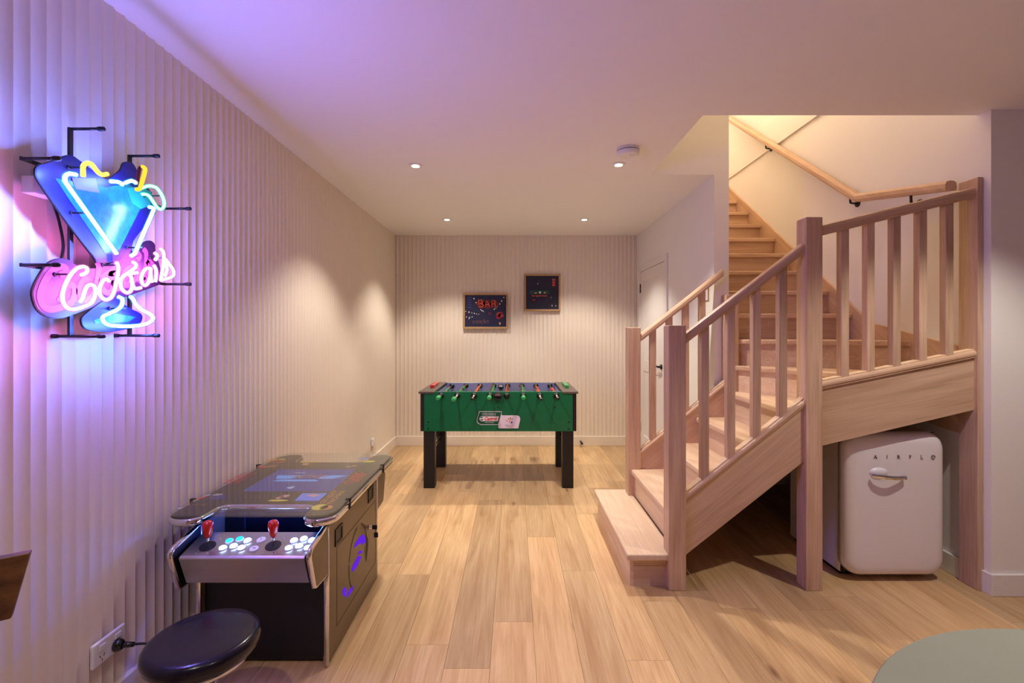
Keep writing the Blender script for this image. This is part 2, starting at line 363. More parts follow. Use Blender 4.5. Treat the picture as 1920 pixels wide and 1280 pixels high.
# first step stands proud of the posts
MB().box(NX[0], .86, 2.542, 3.60, RI - T, RI).build('tread', 'tim_y', st, .009, 3)
MB().box(.619, .637, 2.586, 3.575, 0, RI - T).build('riser', 'tim_y', st)
MB().box(.637, .82, 2.586, 2.604, 0, .105).build('riser', 'tim_x', st)
MB().box(.637, .82, 2.590, 2.606, .105, RI - T).build('riser', 'tim_x', st)
MB().box(.637, .84, 3.56, 3.575, 0, RI - T).build('riser', 'tim_x', st)
for k in (1, 2, 3):
    x0 = NX[k]; x1 = (NX[k + 1] if k < 3 else 1.50) + .04; z = RI * (k + 1)
    tread([(x0, NY), (x1, NY), (x1, FY + .008), (x0, FY + .008)], z)
    riser((x0 + .026, FY), (x0 + .026, NY), z - RI - .002, z - T)
W8 = 3.487
n5 = ((1.512, FY), (1.49, NY)); n6 = ((1.555, 3.475), (2.052, NY)); n7 = ((1.585, 3.475), (2.44, 2.965))
tread([n5[0], n5[1], (2.10, NY), (1.60, FY + .01)], 5 * RI); riser((1.535, FY), (1.516, NY), 4 * RI, 5 * RI - T)
tread([n6[0], n6[1], (2.44, NY), (2.44, 3.02), (1.605, 3.49)], 6 * RI, mat='tim_x'); riser((1.578, 3.485), (2.076, NY), 5 * RI, 6 * RI - T)
tread([n7[0], n7[1], (2.44, 3.53), (1.585, 3.53)], 7 * RI, mat='tim_x'); riser((1.59, 3.50), (2.44, 2.99), 6 * RI, 7 * RI - T, 'tim_x')
G = .2575
for k in range(8, 17):
    y = W8 + (k - 8) * G; z = k * RI
    tread([(1.572, y), (2.44, y), (2.44, y + G + .04), (1.572, y + G + .04)], z, mat='tim_x')
    riser((1.572, y + .026), (2.44, y + .026), z - RI, z - T, 'tim_x')
MB().box(1.572, 2.455, W8 + 9 * G - .02, 7.0, 16 * RI - .1, 16 * RI).build('landing', 'tim_x', st)
# posts
def newel(x0, x1, y0, y1, z0, z1):
    MB().box(x0, x1, y0, y1, z0, z1).build('newel_post', 'tim_z', st, .004, 2)
newel(.810, .902, 2.533, 2.623, 0, 1.391)
newel(.815, .905, 3.455, 3.545, 0, 1.388)
newel(1.530, 1.617, 2.533, 2.623, 0, 1.960)
newel(1.514, 1.602, 3.446, 3.533, .60, 1.622)
newel(2.430, 2.4585, 2.533, 2.645, 0, 2.170)
# strings and their capping
def string_x(x0, x1, zb0, zt0, zb1, zt1, y0, y1, mat):
    MB().prism([(x0, y0, zb0), (x1, y0, zb1), (x1, y0, zt1), (x0, y0, zt0)], (0, y1 - y0, 0)).build('stringer', mat, st, .002, 1)
def cap_x(x0, z0, x1, z1, yc, mat):
    mb = MB()
    mb.sweep([(x0, yc, z0), (x1, yc, z1)], [(-.031, 0), (.031, 0), (.031, .008), (.036, .012), (.037, .022), (.033, .032), (.022, .036), (-.022, .036), (-.033, .032), (-.037, .022), (-.036, .012), (-.031, .008)], vertical=True)
    mb.build('string_capping', mat, st)
string_x(.90, 1.532, .172, .464, .672, .966, 2.556, NY, 'tim_s1'); cap_x(.90, .462, 1.532, .966, 2.577, 'tim_s1')
string_x(1.615, 2.432, .752, 1.058, .944, 1.223, 2.556, NY, 'tim_s2'); cap_x(1.615, 1.056, 2.432, 1.223, 2.577, 'tim_s2')
string_x(.90, 1.516, .16, .470, .672, .962, FY, 3.512, 'tim_s1'); cap_x(.90, .468, 1.516, .966, 3.492, 'tim_s1')
# handrails
LOAF = [(-.028, -.026), (.028, -.026), (.032, -.010), (.031, .012), (.025, .024), (.010, .030), (-.010, .030), (-.025, .024), (-.031, .012), (-.032, -.010)]
def rail_x(x0, z0, x1, z1, yc, mat):
    MB().sweep([(x0, yc, z0), (x1, yc, z1)], LOAF, vertical=True, sm=False).build('handrail', mat, st)
rail_x(.90, 1.318, 1.532, 1.800, 2.575, 'tim_s1'); rail_x(1.615, 1.890, 2.432, 2.092, 2.575, 'tim_s2'); rail_x(.903, 1.310, 1.50, 1.780, 3.492, 'tim_s1')
def balusters(xs, yc, bz, tz, capz):
    xs_ = sorted(xs)
    for x in xs_:
        MB().box(x, x + .042, yc - .021, yc + .021, bz(x + .021) - .02, tz(x + .021) + .0).build('baluster', 'tim_z', st, .0025, 1)
    e = [capz[0]] + [q for x in xs_ for q in (x, x + .042)] + [capz[1]]
    for a, b in zip(e[0::2], e[1::2]):
        if b - a > .015: MB().prism([(a, yc - .021, bz(a)), (b, yc - .021, bz(b)), (b, yc - .021, bz(b) + .009), (a, yc - .021, bz(a) + .009)], (0, .042, 0)).build('fillet', 'tim_y', st)
ln = lambda x0, z0, x1, z1: (lambda x: z0 + (z1 - z0) * (x - x0) / (x1 - x0))
balusters([.990, 1.128, 1.264, 1.403], 2.577, ln(.90, .497, 1.532, 1.001), ln(.90, 1.305, 1.532, 1.787), (.902, 1.530))
balusters([1.730, 1.866, 2.004, 2.143, 2.283], 2.577, ln(1.615, 1.091, 2.432, 1.258), ln(1.615, 1.877, 2.432, 2.079), (1.617, 2.430))
balusters([.978, 1.097, 1.215, 1.333], 3.492, ln(.90, .503, 1.516, 1.001), ln(.903, 1.297, 1.50, 1.767), (.905, 1.512))
# wall string up the stairwell wall
prof = [(2.64, 1.268), (2.963, 1.333), (3.279, 1.403), (3.37, 1.44), (3.535, 1.565), (7.0, 1.565 + (7.0 - 3.535) * RI / G)]
low = [(7.0, 3.3), (3.6, .9), (2.64, .8)]
MB().prism([(2.44, y, z) for y, z in prof + low], (.0185, 0, 0)).build('wall_stringer', 'tim_sy', st)
MB().sweep([(2.449, y, z - .002) for y, z in prof], [(-.010, 0), (.010, 0), (.010, .012), (-.010, .012)]).build('string_capping', 'tim_sy', st)
# panel closing the space under the flight towards the door
MB().prism([(.92, 3.50, 0), (1.56, 3.50, 0), (1.56, 3.50, .70), (.92, 3.50, .18)], (0, .02, 0)).build('side_panel', 'tim_x', st)
# rail on the stairwell wall
wr = empty('wall_handrail', (2.41, 3.384, 2.29), 'long timber handrail on black brackets along the stairwell wall', 'handrail')
RP = [(2.405, 2.662, 2.160), (2.405, 3.384, 2.292), (2.405, 6.2, 2.292 + 2.816 * .716)]
MB().sweep(RP, LOAF, vertical=True).build('rail', 'tim_sy', wr)
for y, z in ((2.93, 2.188), (3.46, 2.330), (4.62, 3.160)):
    b = MB().tube(smooth_path([(2.405, y, z + .012), (2.405, y, z - .035), (2.412, y, z - .052), (2.45, y, z - .055)], 4), .0075, 8).build('bracket', 'black', wr)
    MB().lathe([(.026, 0), (.026, .007), (.012, .010)], (XS, y, z - .055), axis=(Vector((0, 1, 0)), Vector((0, 0, 1)), Vector((-1, 0, 0))), k=16).build('rosette', 'black', b)
# ------------------------------------------------------------------ ceiling lights
def downlight(x, y, label, group, power=SPOT_W):
    e = empty('downlight', (x, y, ZC), label, 'downlight', group)
    MB().lathe([(.048, -.006), (.048, 0), (.034, 0), (.034, -.004)], (x, y, ZC), k=28).build('trim_ring', 'trim', e)
    MB().lathe([(.025, -.0078), (.025, -.0042)], (x, y, ZC), k=24).build('lens', 'lamp', e)
    l = bpy.data.lights.new('downlight_lamp', 'SPOT'); l.energy = power; l.color = SPOT_COL; l.spot_size = math.radians(104); l.spot_blend = .52; l.shadow_soft_size = .028
    lo = bpy.data.objects.new('downlight_lamp', l); COL.objects.link(lo); lo.parent = e; lo.location = (0, 0, -.012)
    return e
downlight(-.68, 3.336, 'small round recessed downlight between foosball table and arcade table', 'ceiling downlights')
downlight(.716, 3.315, 'small round recessed downlight right beside the smoke alarm', 'ceiling downlights')
downlight(-.686, 4.94, 'small round recessed downlight near the back wall, on the long fluted wall side', 'ceiling downlights')
downlight(.717, 4.94, 'small round recessed downlight near the back wall, on the white door side', 'ceiling downlights')
downlight(2.12, 1.72, 'small round recessed downlight in front of the fridge and stairs', 'ceiling downlights', SPOT_W * .95)
downlight(-.68, .11, 'added unseen downlight above the dark timber chair', 'ceiling downlights', SPOT_W * .6)  # added out of view to brighten the lower left wall
downlight(.716, .11, 'added unseen downlight above the round table', 'ceiling downlights', SPOT_W * .5)  # unseen companion, added to brighten the near end of the room
# upstairs lamp lighting the stairwell
def stair_lamp(p, power, label):
    pl = empty('stairwell_lamp', p, label, 'ceiling light')
    MB().lathe([(.02, -.09), (.12, -.08), (.16, -.03), (.16, 0)], p, k=24).build('diffuser', 'lamp', pl)
    l = bpy.data.lights.new('stairwell_bulb', 'POINT'); l.energy = power; l.color = (1, .68, .38); l.shadow_soft_size = .12
    lo = bpy.data.objects.new('stairwell_bulb', l); COL.objects.link(lo); lo.parent = pl; lo.location = (0, 0, -.25)
stair_lamp((1.75, 6.5, 5.0), STAIR_W * .30, 'white ceiling light above the top of the stairs')
stair_lamp((1.85, 3.95, 5.0), STAIR_W * .46, 'white ceiling light above the turn of the stairs')
# smoke alarm
sa = empty('smoke_alarm', (.714, 3.03, ZC), 'round white smoke alarm on the ceiling', 'smoke alarm')
MB().lathe([(.055, -.046), (.066, -.040), (.069, -.030), (.069, -.018)], (.714, 3.03, ZC), k=32).build('cover', 'white_plastic', sa)
MB().lathe([(.064, -.018), (.064, -.014)], (.714, 3.03, ZC), k=32).build('vent_slot', 'black_soft', sa)
MB().lathe([(.070, -.014), (.070, 0)], (.714, 3.03, ZC), k=32).build('mount_plate', 'white_plastic', sa)
MB().tube([(.714 + .02 + .016 * math.cos(a), 3.0 + .016 * math.sin(a), ZC - .0455) for a in [i * .3 - .4 for i in range(14)]], .0012, 6).build('test_button_rim', 'black_soft', sa)
# ------------------------------------------------------------------ framed prints on the back wall
def picture(x0, x1, z0, z1, label, bd, canvas):
    Y = YB - .008; e = empty('framed_print', ((x0 + x1) / 2, Y, z0), label, 'picture')
    D = .03; yf = Y - D
    for nm, q in (('frame_rail', (x0, x1, z1 - bd, z1)), ('frame_rail', (x0, x1, z0, z0 + bd)), ('frame_stile', (x0, x0 + bd, z0 + bd, z1 - bd)), ('frame_stile', (x1 - bd, x1, z0 + bd, z1 - bd))):
        MB().box(q[0], q[1], yf, Y, q[2], q[3]).build(nm, 'frame_wood', e, .002, 1)
    pr = MB().box(x0 + bd, x1 - bd, yf + .012, Y, z0 + bd, z1 - bd).build('print', canvas, e)
    return e, pr, yf + .0115
def disc(x, y, z, r, mat, parent, sz=1.0, name='printed_dot'):
    MB().prism([(x + r * math.cos(a), y, z + r * sz * math.sin(a)) for a in [i * math.pi / 5 for i in range(10)]], (0, -.0004, 0)).build(name, mat, parent)
X0, X1, Z0, Z1 = -.607, -.070, 1.390, 1.815
e, pr, yp = picture(X0, X1, Z0, Z1, 'light-wood framed print of a red BAR neon sign at night', .024, 'pic_bar')
qx = lambda u: X0 + .024 + (X1 - X0 - .048) * (u - 90) / 1330.0
qz = lambda v: Z1 - .024 - (Z1 - Z0 - .048) * (v - 90) / 1050.0
for u_, v_, w_ in ((600, 380, .055), (820, 400, .055), (1030, 390, .05)): disc(qx(u_), yp, qz(v_), w_, 'pic_glow', pr, 1, 'printed_glow')
def stroke(pts, r, mat, nm='printed_stroke'):
    MB().tube([(qx(u), yp - .0006, qz(v)) for u, v in pts], r, 4).build(nm, mat, pr)
for P in ([(530, 480), (530, 250), (620, 255), (665, 300), (640, 360), (545, 370), (640, 375), (690, 430), (660, 485), (530, 482)],
          [(730, 490), (790, 280), (905, 490)], [(755, 410), (865, 405)],
          [(955, 490), (950, 270), (1040, 270), (1070, 310), (1050, 370), (955, 375), (1050, 380), (1095, 490)]):
    stroke(P, .0046, 'pic_red', 'printed_letter')
for u, v, r in ((380, 210, 22), (447, 340, 20), (500, 455, 20), (1345, 170, 18), (1272, 290, 24), (1210, 385, 22), (1140, 460, 18), (1085, 520, 18), (1035, 560, 20), (598, 572, 16), (638, 605, 20), (680, 630, 18), (115, 630, 16), (218, 655, 22), (310, 680, 14), (390, 698, 18), (465, 715, 14), (535, 725, 12), (135, 815, 18), (235, 828, 18), (220, 868, 16), (320, 812, 16)):
    disc(qx(u), yp, qz(v), r * .36 / 1000, 'pic_cream', pr)
for u_, v_, w_ in ((1160, 740, .030), (1230, 700, .026), (1260, 770, .032), (1170, 830, .026)): disc(qx(u_), yp, qz(v_), w_, 'pic_crimson', pr, .8, 'printed_patch')
for P in ([(1130, 700), (1160, 670), (1180, 720), (1210, 690)], [(1230, 740), (1260, 730), (1290, 780), (1330, 770)]): stroke(P, .003, 'pic_amber')
text('cockt', .075, (qx(600), yp - .0006, qz(960)), (1, 0, 0), (0, 0, 1), 'printed_letters', 'pic_ochre', pr, sx=1.2, bold=-.0008)
text('Bl', .04, (qx(890), yp - .0006, qz(710)), (1, 0, 0), (0, 0, 1), 'printed_letters', 'pic_crimson', pr)
disc(qx(1215), yp, qz(1030), .011, 'pic_amber', pr, 1.5, 'printed_patch')
for k in range(5): MB().box(qx(170), qx(300), yp - .0003, yp, qz(190 + k * 80), qz(165 + k * 80)).build('printed_bar', 'pic_blue', pr)
X0, X1, Z0, Z1 = .118, .550, 1.600, 2.040
e, pr, yp = picture(X0, X1, Z0, Z1, 'light-wood framed print of a dark street with a green lit shopfront', .022, 'pic_dark')
qx = lambda u: X0 + .022 + (X1 - X0 - .044) * (u - 110) / 1030.0
qz = lambda v: Z1 - .022 - (Z1 - Z0 - .044) * (v - 140) / 1020.0
MB().prism([(qx(u), yp, qz(v)) for u, v in ((215, 690), (860, 690), (850, 590), (230, 590))], (0, -.0003, 0)).build('printed_awning', 'pic_teal', pr)
for u, v, r, m, s in ((285, 670, 30, 'pic_teal', .5), (420, 665, 42, 'pic_amber', .6), (552, 648, 34, 'pic_cream', 1.2), (705, 655, 38, 'pic_amber', .8), (820, 665, 18, 'pic_teal', 1.2), (512, 290, 20, 'pic_blue', .7), (485, 380, 20, 'pic_cream', .7), (903, 800, 22, 'pic_cream', .4), (933, 1050, 12, 'pic_cream', 2.2), (1050, 1055, 12, 'pic_cream', 2.0), (575, 875, 22, 'pic_blue', .6), (755, 885, 26, 'pic_blue', .6), (510, 930, 14, 'pic_crimson', 1.5)):
    disc(qx(u), yp - .0003, qz(v), r * .00036, m, pr, s)
MB().box(qx(950), qx(1040), yp - .0003, yp, qz(460), qz(220)).build('printed_sign', 'pic_crimson', pr)
for v in (260, 340, 420): MB().box(qx(940), qx(1000), yp - .0006, yp - .0003, qz(v + 14), qz(v - 14)).build('printed_bar', 'pic_red', pr)
MB().box(qx(310), qx(405), yp - .0003, yp, qz(900), qz(850)).build('printed_bar', 'pic_crimson', pr)
MB().box(qx(790), qx(1135), yp - .0003, yp, qz(970), qz(930)).build('printed_bar', 'pic_black', pr)
text('los apartment', .033, (qx(540), yp - .0006, qz(745)), (1, 0, 0), (0, 0, 1), 'printed_letters', 'pic_red', pr)
# ------------------------------------------------------------------ foosball table
ft = empty('foosball_table', (-.136, 4.565, 0), 'green foosball table on four black legs in front of back wall', 'foosball table')
FX0, FX1, FY0, FY1, FZ0, FZ1 = -.811, .539, 4.18, 4.95, .496, .838
for xa, xb in ((FX0, -.779), (.507, FX1)): MB().box(xa, xb, FY0 + .004, FY1 - .004, FZ0, FZ1 - .016).build('end_panel', 'black', ft, .003)
fp = MB().box(-.779, .507, FY0, FY0 + .022, FZ0, FZ1).build('front_panel', 'green_panel', ft, .002, 1)
bp_ = MB().box(-.779, .507, FY1 - .022, FY1, FZ0, FZ1).build('back_panel', 'green_panel', ft, .002, 1)
MB().box(-.779, .507, FY1 - .028, FY1 - .022, .70, FZ1 - .002).build('inner_lining', 'violet_field', bp_)
MB().box(-.779, .507, FY0 + .022, FY1 - .028, .715, .735).build('playfield', 'field', ft)
for y in (4.55,): MB().box(-.14, -.132, FY0 + .022, FY1 - .028, .735, .7355).build('field_line', 'white_print', ft)
MB().box(-.779, .507, FY0 + .022, FY1 - .022, FZ0, FZ0 + .015).build('bottom_panel', 'black', ft)
for xa, xb, s in ((-.826, -.690, 1), (.418, .554, -1)):
    MB().box(xa, xb, FY0 - .008, FY1 + .008, FZ1 - .016, FZ1 + .002).build('end_ledge', 'ledge', ft, .003)
    x = xb if s > 0 else xa
    MB().box(min(x, x - s * .012), max(x, x - s * .012), FY0 + .022, FY1 - .028, .735, FZ1 - .004).build('goal_wall', 'violet_field', ft)
    MB().box(min(x, x + s * .006), max(x, x + s * .006), FY0 + .022, FY1 - .028, FZ1 - .02, FZ1 + .003).build('ledge_edge', 'black', ft)
MB().box(-.69, .418, FY0 + .022, FY0 + .05, .735, .748).build('side_ramp', 'white_print', ft)
MB().box(-.69, .418, FY1 - .06, FY1 - .028, .735, .752).build('side_ramp', 'green_panel', ft)
for xa in (-.786, .418):
    for ya in (FY0 + .012, 4.845): MB().box(xa, xa + .097, ya, ya + .092, 0, FZ0).build('leg', 'black', ft, .004)
    b = MB(); b.tube([(xa + .048, FY0 + .1, .33), (xa + .048, 4.85, .33)], .011, 8); b.tube([(xa + .048, FY0 + .1, .285), (xa + .048, 4.85, .285)], .008, 8); b.build('leg_brace', 'steel_rod', ft)
for x, s in ((FX0, -1), (FX1, 1)): MB().box(x, x + s * .012, 4.35, 4.6, .64, .75).build('ball_return', 'black_soft', ft, .004) if s > 0 else MB().box(x - .012, x, 4.35, 4.6, .64, .75).build('ball_return', 'black_soft', ft, .004)
def man(c, shirt, tilt, parent):
    """small moulded player, feet down, tilted about the rod"""
    mb = MB(); x, y, z = 0, 0, 0
    mb.box(-.009, .009, -.012, -.001, -.062, -.016, 3); mb.box(-.009, .009, .001, .012, -.062, -.016, 3)
    mb.box(-.016, .012, -.012, .012, -.072, -.060, 2)
    mb.lathe([(.012, -.022), (.015, -.008), (.017, .010), (.010, .018)], (0, 0, 0), k=8, m=0)
    mb.box(-.006, .006, -.022, -.014, -.016, .012, 0); mb.box(-.006, .006, .014, .022, -.016, .012, 0)
    mb.ball((0, 0, .028), .0115, 8, 1); mb.ball((.002, 0, .033), .0115, 8, 2, (1, 1, .7))
    R = Matrix.Rotation(tilt, 3, 'Y')
    mb.v = [tuple(R @ Vector(v) + Vector(c)) for v in mb.v]
    return mb.build('player', [shirt, 'skin', 'hair', 'shirt_white'], parent)
RX = [(p - VX) * 4.18 / FPX for p in (827, 857.5, 889, 919, 950, 981, 1012, 1043)]; RZ = .806
team = 'ggrgrgrr'; count = [1, 2, 3, 5, 5, 3, 2, 1]; outl = [.10, .19, .22, .09, .05, .09, .24, .20]; tl = [.9, .5, .7, -.15, .1, -.5, -.6, -.8]
for i, x in enumerate(RX):
    mine = team[i] == 'g'; yo = FY0 - outl[i]
    r = MB().tube([(x, yo, RZ), (x, FY1 + .1, RZ)], .008, 10).build('rod', 'steel_rod', ft)
    for yy in (FY0 - .004, FY1 - .034):
        MB().lathe([(.026, 0), (.026, .007), (.012, .012), (.012, .03)], (x, yy + (0 if yy < 4.5 else .006), RZ), axis=(Vector((1, 0, 0)), Vector((0, 0, 1)), Vector((0, -1, 0))), k=20).build('bushing', 'black', r)
    if mine: MB().lathe([(.012, -.02), (.016, 0), (.019, .03), (.020, .07), (.017, .092), (.008, .098)], (x, yo + .012, RZ), axis=(Vector((1, 0, 0)), Vector((0, 0, 1)), Vector((0, -1, 0))), k=16).build('handle', 'green_plastic', r)
    else:
        MB().lathe([(.0095, 0), (.0100, .012), (.008, .016)], (x, yo, RZ), axis=(Vector((1, 0, 0)), Vector((0, 0, 1)), Vector((0, -1, 0))), k=12).build('end_cap', 'black', r)
        MB().lathe([(.012, -.02), (.019, .03), (.020, .08), (.008, .098)], (x, FY1 + .09, RZ), axis='y', k=14).build('handle', 'red_plastic', r)
    n = count[i]
    for q in range(n):
        y = (FY0 + FY1) / 2 + (q - (n - 1) / 2) * (.56 / max(n, 3)) * (1.0 if n > 2 else 1.3)
        man((x, y, RZ), 'shirt_green' if mine else 'shirt_red', tl[i], r)
cx = (933.5 - VX) * 4.18 / FPX
cup = MB().lathe([(.036, 0), (.036, .018), (.030, .022), (.028, .008)], (cx, FY0, .800), axis=(Vector((1, 0, 0)), Vector((0, 0, 1)), Vector((0, -1, 0))), k=24).build('ball_cup', 'black_soft', ft)
MB().prism([(cx + .027 * math.cos(a), FY0 - .0225, .806 + .022 * math.sin(a)) for a in [i * math.pi / 8 for i in range(9)]], (0, -.001, 0)).build('cup_window', 'steel_rod', cup)
cx = (939 - VX) * 4.9 / FPX
MB().lathe([(.028, 0), (.028, .01), (.02, .014)], (cx, FY1 - .03, .795), axis=(Vector((1, 0, 0)), Vector((0, 0, 1)), Vector((0, -1, 0))), k=20).build('ball_cup', 'black_soft', ft)
MB().prism([(cx + .021 * math.cos(a), FY1 - .045, .797 + .02 * math.sin(a)) for a in [i * math.pi / 8 for i in range(9)]], (0, -.001, 0)).build('cup_window', 'white_print', ft)
for px, py in ((803, 791), (803, 804), (1066.5, 791), (1066.5, 804), (933.5, 763.5), (1040.5, 763.5)):
    MB().lathe([(.008, 0), (.006, .003)], ((px - VX) * 4.18 / FPX, FY0, CH + (VY - py) * 4.18 / FPX), axis=(Vector((1, 0, 0)), Vector((0, 0, 1)), Vector((0, -1, 0))), k=10).build('bolt', 'black', fp)
for xc, m in ((-.755, 'red_plastic'), (.486, 'green_plastic')):      # abacus score counters
    sc_ = MB()
    for ya in (4.44, 4.60): sc_.box(xc - .018, xc + .018, ya, ya + .14, FZ1 + .002, FZ1 + .030)
    sc_.build('score_counter', m, ft, .006, 2)
def pxz(u, v): return ((880 + u / 17.45 - VX) * FY0 / FPX, CH + (VY - 760 - v / 17.45) * FY0 / FPX)
def decal(pts, mat, name, parent, off=.0008, t=.0006):
    return MB().prism([(pxz(u, v)[0], FY0 - off, pxz(u, v)[1]) for u, v in pts], (0, -t, 0)).build(name, mat, parent)
dg_ = decal([(320, 190), (1060, 190), (1050, 290), (950, 630), (370, 630), (300, 600), (250, 540), (245, 470)], 'white_print', 'decal_border', fp)
decal([(335, 208), (1045, 208), (1036, 290), (940, 612), (378, 612), (312, 584), (268, 530), (262, 472)], 'castrol_green', 'decal_ground', fp, .0014)
decal([(390, 352), (965, 352), (925, 510), (390, 510), (345, 480), (325, 430), (345, 382)], 'white_print', 'decal_pill', fp, .002)
MB().prism([(pxz(405 + 62 * math.cos(a), 0)[0], FY0 - .0026, pxz(0, 428 + 62 * math.sin(a))[1]) for a in [i * math.pi / 8 for i in range(16)]], (0, -.0003, 0)).build('decal_roundel', 'castrol_green', fp)
decal([(345, 412), (460, 400), (470, 440), (350, 452)], 'white_print', 'decal_swoosh', fp, .0030, .0002)
def dtext(s, u, v, size, mat, shear=0, sx=1, bold=0): x, z = pxz(u, v); return text(s, size, (x, FY0 - .0032, z), (1, 0, 0), (0, 0, 1), 'decal_lettering', mat, fp, shear=shear, sx=sx, bold=bold)
dtext('Castrol', 690, 432, .0435, 'castrol_red', .25, .82, .0012); dtext("IT'S MORE THAN JUST OIL.", 650, 262, .0125, 'white_print', 0, .82); dtext("IT'S LIQUID ENGINEERING.", 650, 306, .0125, 'white_print', 0, .82); dtext('OFFICIAL SPONSOR', 660, 556, .0105, 'white_print', 0, .85)
decal([(1050, 295), (1085, 318), (1560, 318), (1630, 350), (1665, 420), (1655, 500), (1600, 745), (985, 745), (945, 720), (950, 650)], 'card', 'decal_card', fp, .0036)
def ddot(u, v, r, mat):
    x, z = pxz(u, v); disc(x, FY0 - .0044, z, r, mat, fp, 1, 'decal_petal')
for u, v, r, m in ((1230, 490, .0085, 'print_pink'), (1345, 445, .009, 'print_orange'), (1385, 550, .0085, 'print_violet'), (1290, 430, .004, 'hair'), (1400, 430, .004, 'hair'), (1315, 515, .004, 'castrol_red'), (1345, 395, .005, 'ledge'), (1300, 545, .003, 'hair')): ddot(u, v, r, m)
x, z = pxz(1245, 645); text('EURO', .0125, (x, FY0 - .0045, z), (1, 0, 0), (0, 0, 1), 'decal_lettering', 'print_brown', fp); x, z = pxz(1400, 645); text('2012', .0125, (x, FY0 - .0045, z), (1, 0, 0), (0, 0, 1), 'decal_lettering', 'print_pink', fp)
x, z = pxz(1310, 690); text('POLAND-UKRAINE', .006, (x, FY0 - .0045, z), (1, 0, 0), (0, 0, 1), 'decal_lettering', 'print_brown', fp)
# ------------------------------------------------------------------ bar fridge
fr = empty('bar_fridge', (2.07, 2.9, 0), 'white retro bar fridge with rounded door under the stairs', 'fridge')
MB().box(1.808, 2.330, 2.690, 3.175, .022, .805).build('cabinet', 'fridge', fr, .012, 3)
MB().box(1.83, 2.31, 2.72, 3.15, 0, .022).build('plinth', 'black_soft', fr)
MB().box(1.815, 2.323, 2.681, 2.692, .03, .80).build('door_seal', 'black_soft', fr)
def rrect(x0, x1, z0, z1, r, n=7):
    P = []
    for cx_, cz_, a0 in ((x1 - r, z1 - r, 0), (x0 + r, z1 - r, 90), (x0 + r, z0 + r, 180), (x1 - r, z0 + r, 270)):
        for i in range(n + 1):
            a = math.radians(a0 + 90 * i / n); P.append((cx_ + r * math.cos(a), cz_ + r * math.sin(a)))
    return P
mb = MB(); rings = []
DX0, DX1, DZ0, DZ1 = 1.795, 2.338, .032, .812
for k_, (ins, y) in enumerate([(0, 2.682), (0, 2.652), (.004, 2.636), (.014, 2.622), (.030, 2.613), (.055, 2.609), (.16, 2.6065)]):
    P = rrect(DX0 + ins, DX1 - ins, DZ0 + ins, DZ1 - ins, max(.085 - ins * .4, .03)); rings.append(len(mb.v)); mb.v += [(x, y, z) for x, z in P]
K = len(P)
for a, b in zip(rings, rings[1:]):
    for j in range(K): q = (j + 1) % K; mb.face([a + j, a + q, b + q, b + j], 0, True)
mb.face([rings[-1] + j for j in range(K)], 0, True); mb.face([rings[0] + j for j in range(K)][::-1])
dr = mb.build('door', 'fridge', fr)
hx = (1631 - VX) * 2.6 / FPX
hm = MB().ball((hx + .052, 2.611, .600), .050, 16, 0, (1.05, .40, .56)); hm.build('handle_boss', 'fridge', dr)
hp = smooth_path([(hx + .004, 2.588, .588), (hx + .035, 2.572, .588), (hx + .09, 2.566, .583), (hx + .15, 2.578, .579), (hx + .186, 2.590, .578)], 5)
MB().sweep(hp, [(-.005, -.010), (.005, -.010), (.007, 0), (.005, .010), (-.005, .010)], sm=False).build('handle', 'chrome', dr)
for i, ch in enumerate('AIRFLO'):
    text(ch, .030, ((1643 + 21.7 * i - VX) * 2.6 / FPX, 2.6055, .6825), (1, 0, 0), (0, 0, 1), 'badge_letter', 'grey_badge', dr, ext=.0015)
# ------------------------------------------------------------------ round table, chair
rt = empty('round_table', (.99, .482, 0), 'round grey-green stone-look table top', 'table')
MB().lathe([(.50, .722), (.514, .726), (.515, .745), (.511, .75)], (.99, .482, 0), k=72).build('table_top', 'concrete', rt)
MB().lathe([(.30, 0), (.30, .015), (.06, .03), (.045, .06), (.045, .70), (.16, .722)], (.99, .482, 0), k=32).build('pedestal', 'black', rt)
ch = empty('timber_chair', (-1.12, .78, 0), 'dark brown timber plank chair back beside the fluted wall', 'chair')
dA = Vector((-.81, -.59, 0)); nA = Vector((.59, -.81, 0)); c0 = Vector((-.996, 1.0, 0))
def onb(s_, t_, z_): v = c0 + dA * s_ + nA * t_; return (v.x, v.y, z_)
MB().prism([onb(0, 0, .910), onb(.40, 0, .910), onb(.372, 0, .785), onb(.028, 0, .785)], tuple(nA * .02)).build('backrest', 'chair_wood', ch, .002, 1)
for s_ in (.11, .29): MB().tube([onb(s_, .028, .88), onb(s_, .028, .45), onb(s_, .02, 0)], [.014, .018, .013], 10).build('leg', 'chair_wood', ch)
MB().prism([onb(.03, .03, .43), onb(.37, .03, .43), onb(.38, .40, .43), onb(.02, .40, .43)], (0, 0, .03)).build('seat', 'chair_wood', ch, .006)
for s_ in (.06, .34): MB().tube([onb(s_, .36, .43), onb(s_, .37, 0)], [.018, .013], 10).build('leg', 'chair_wood', ch)
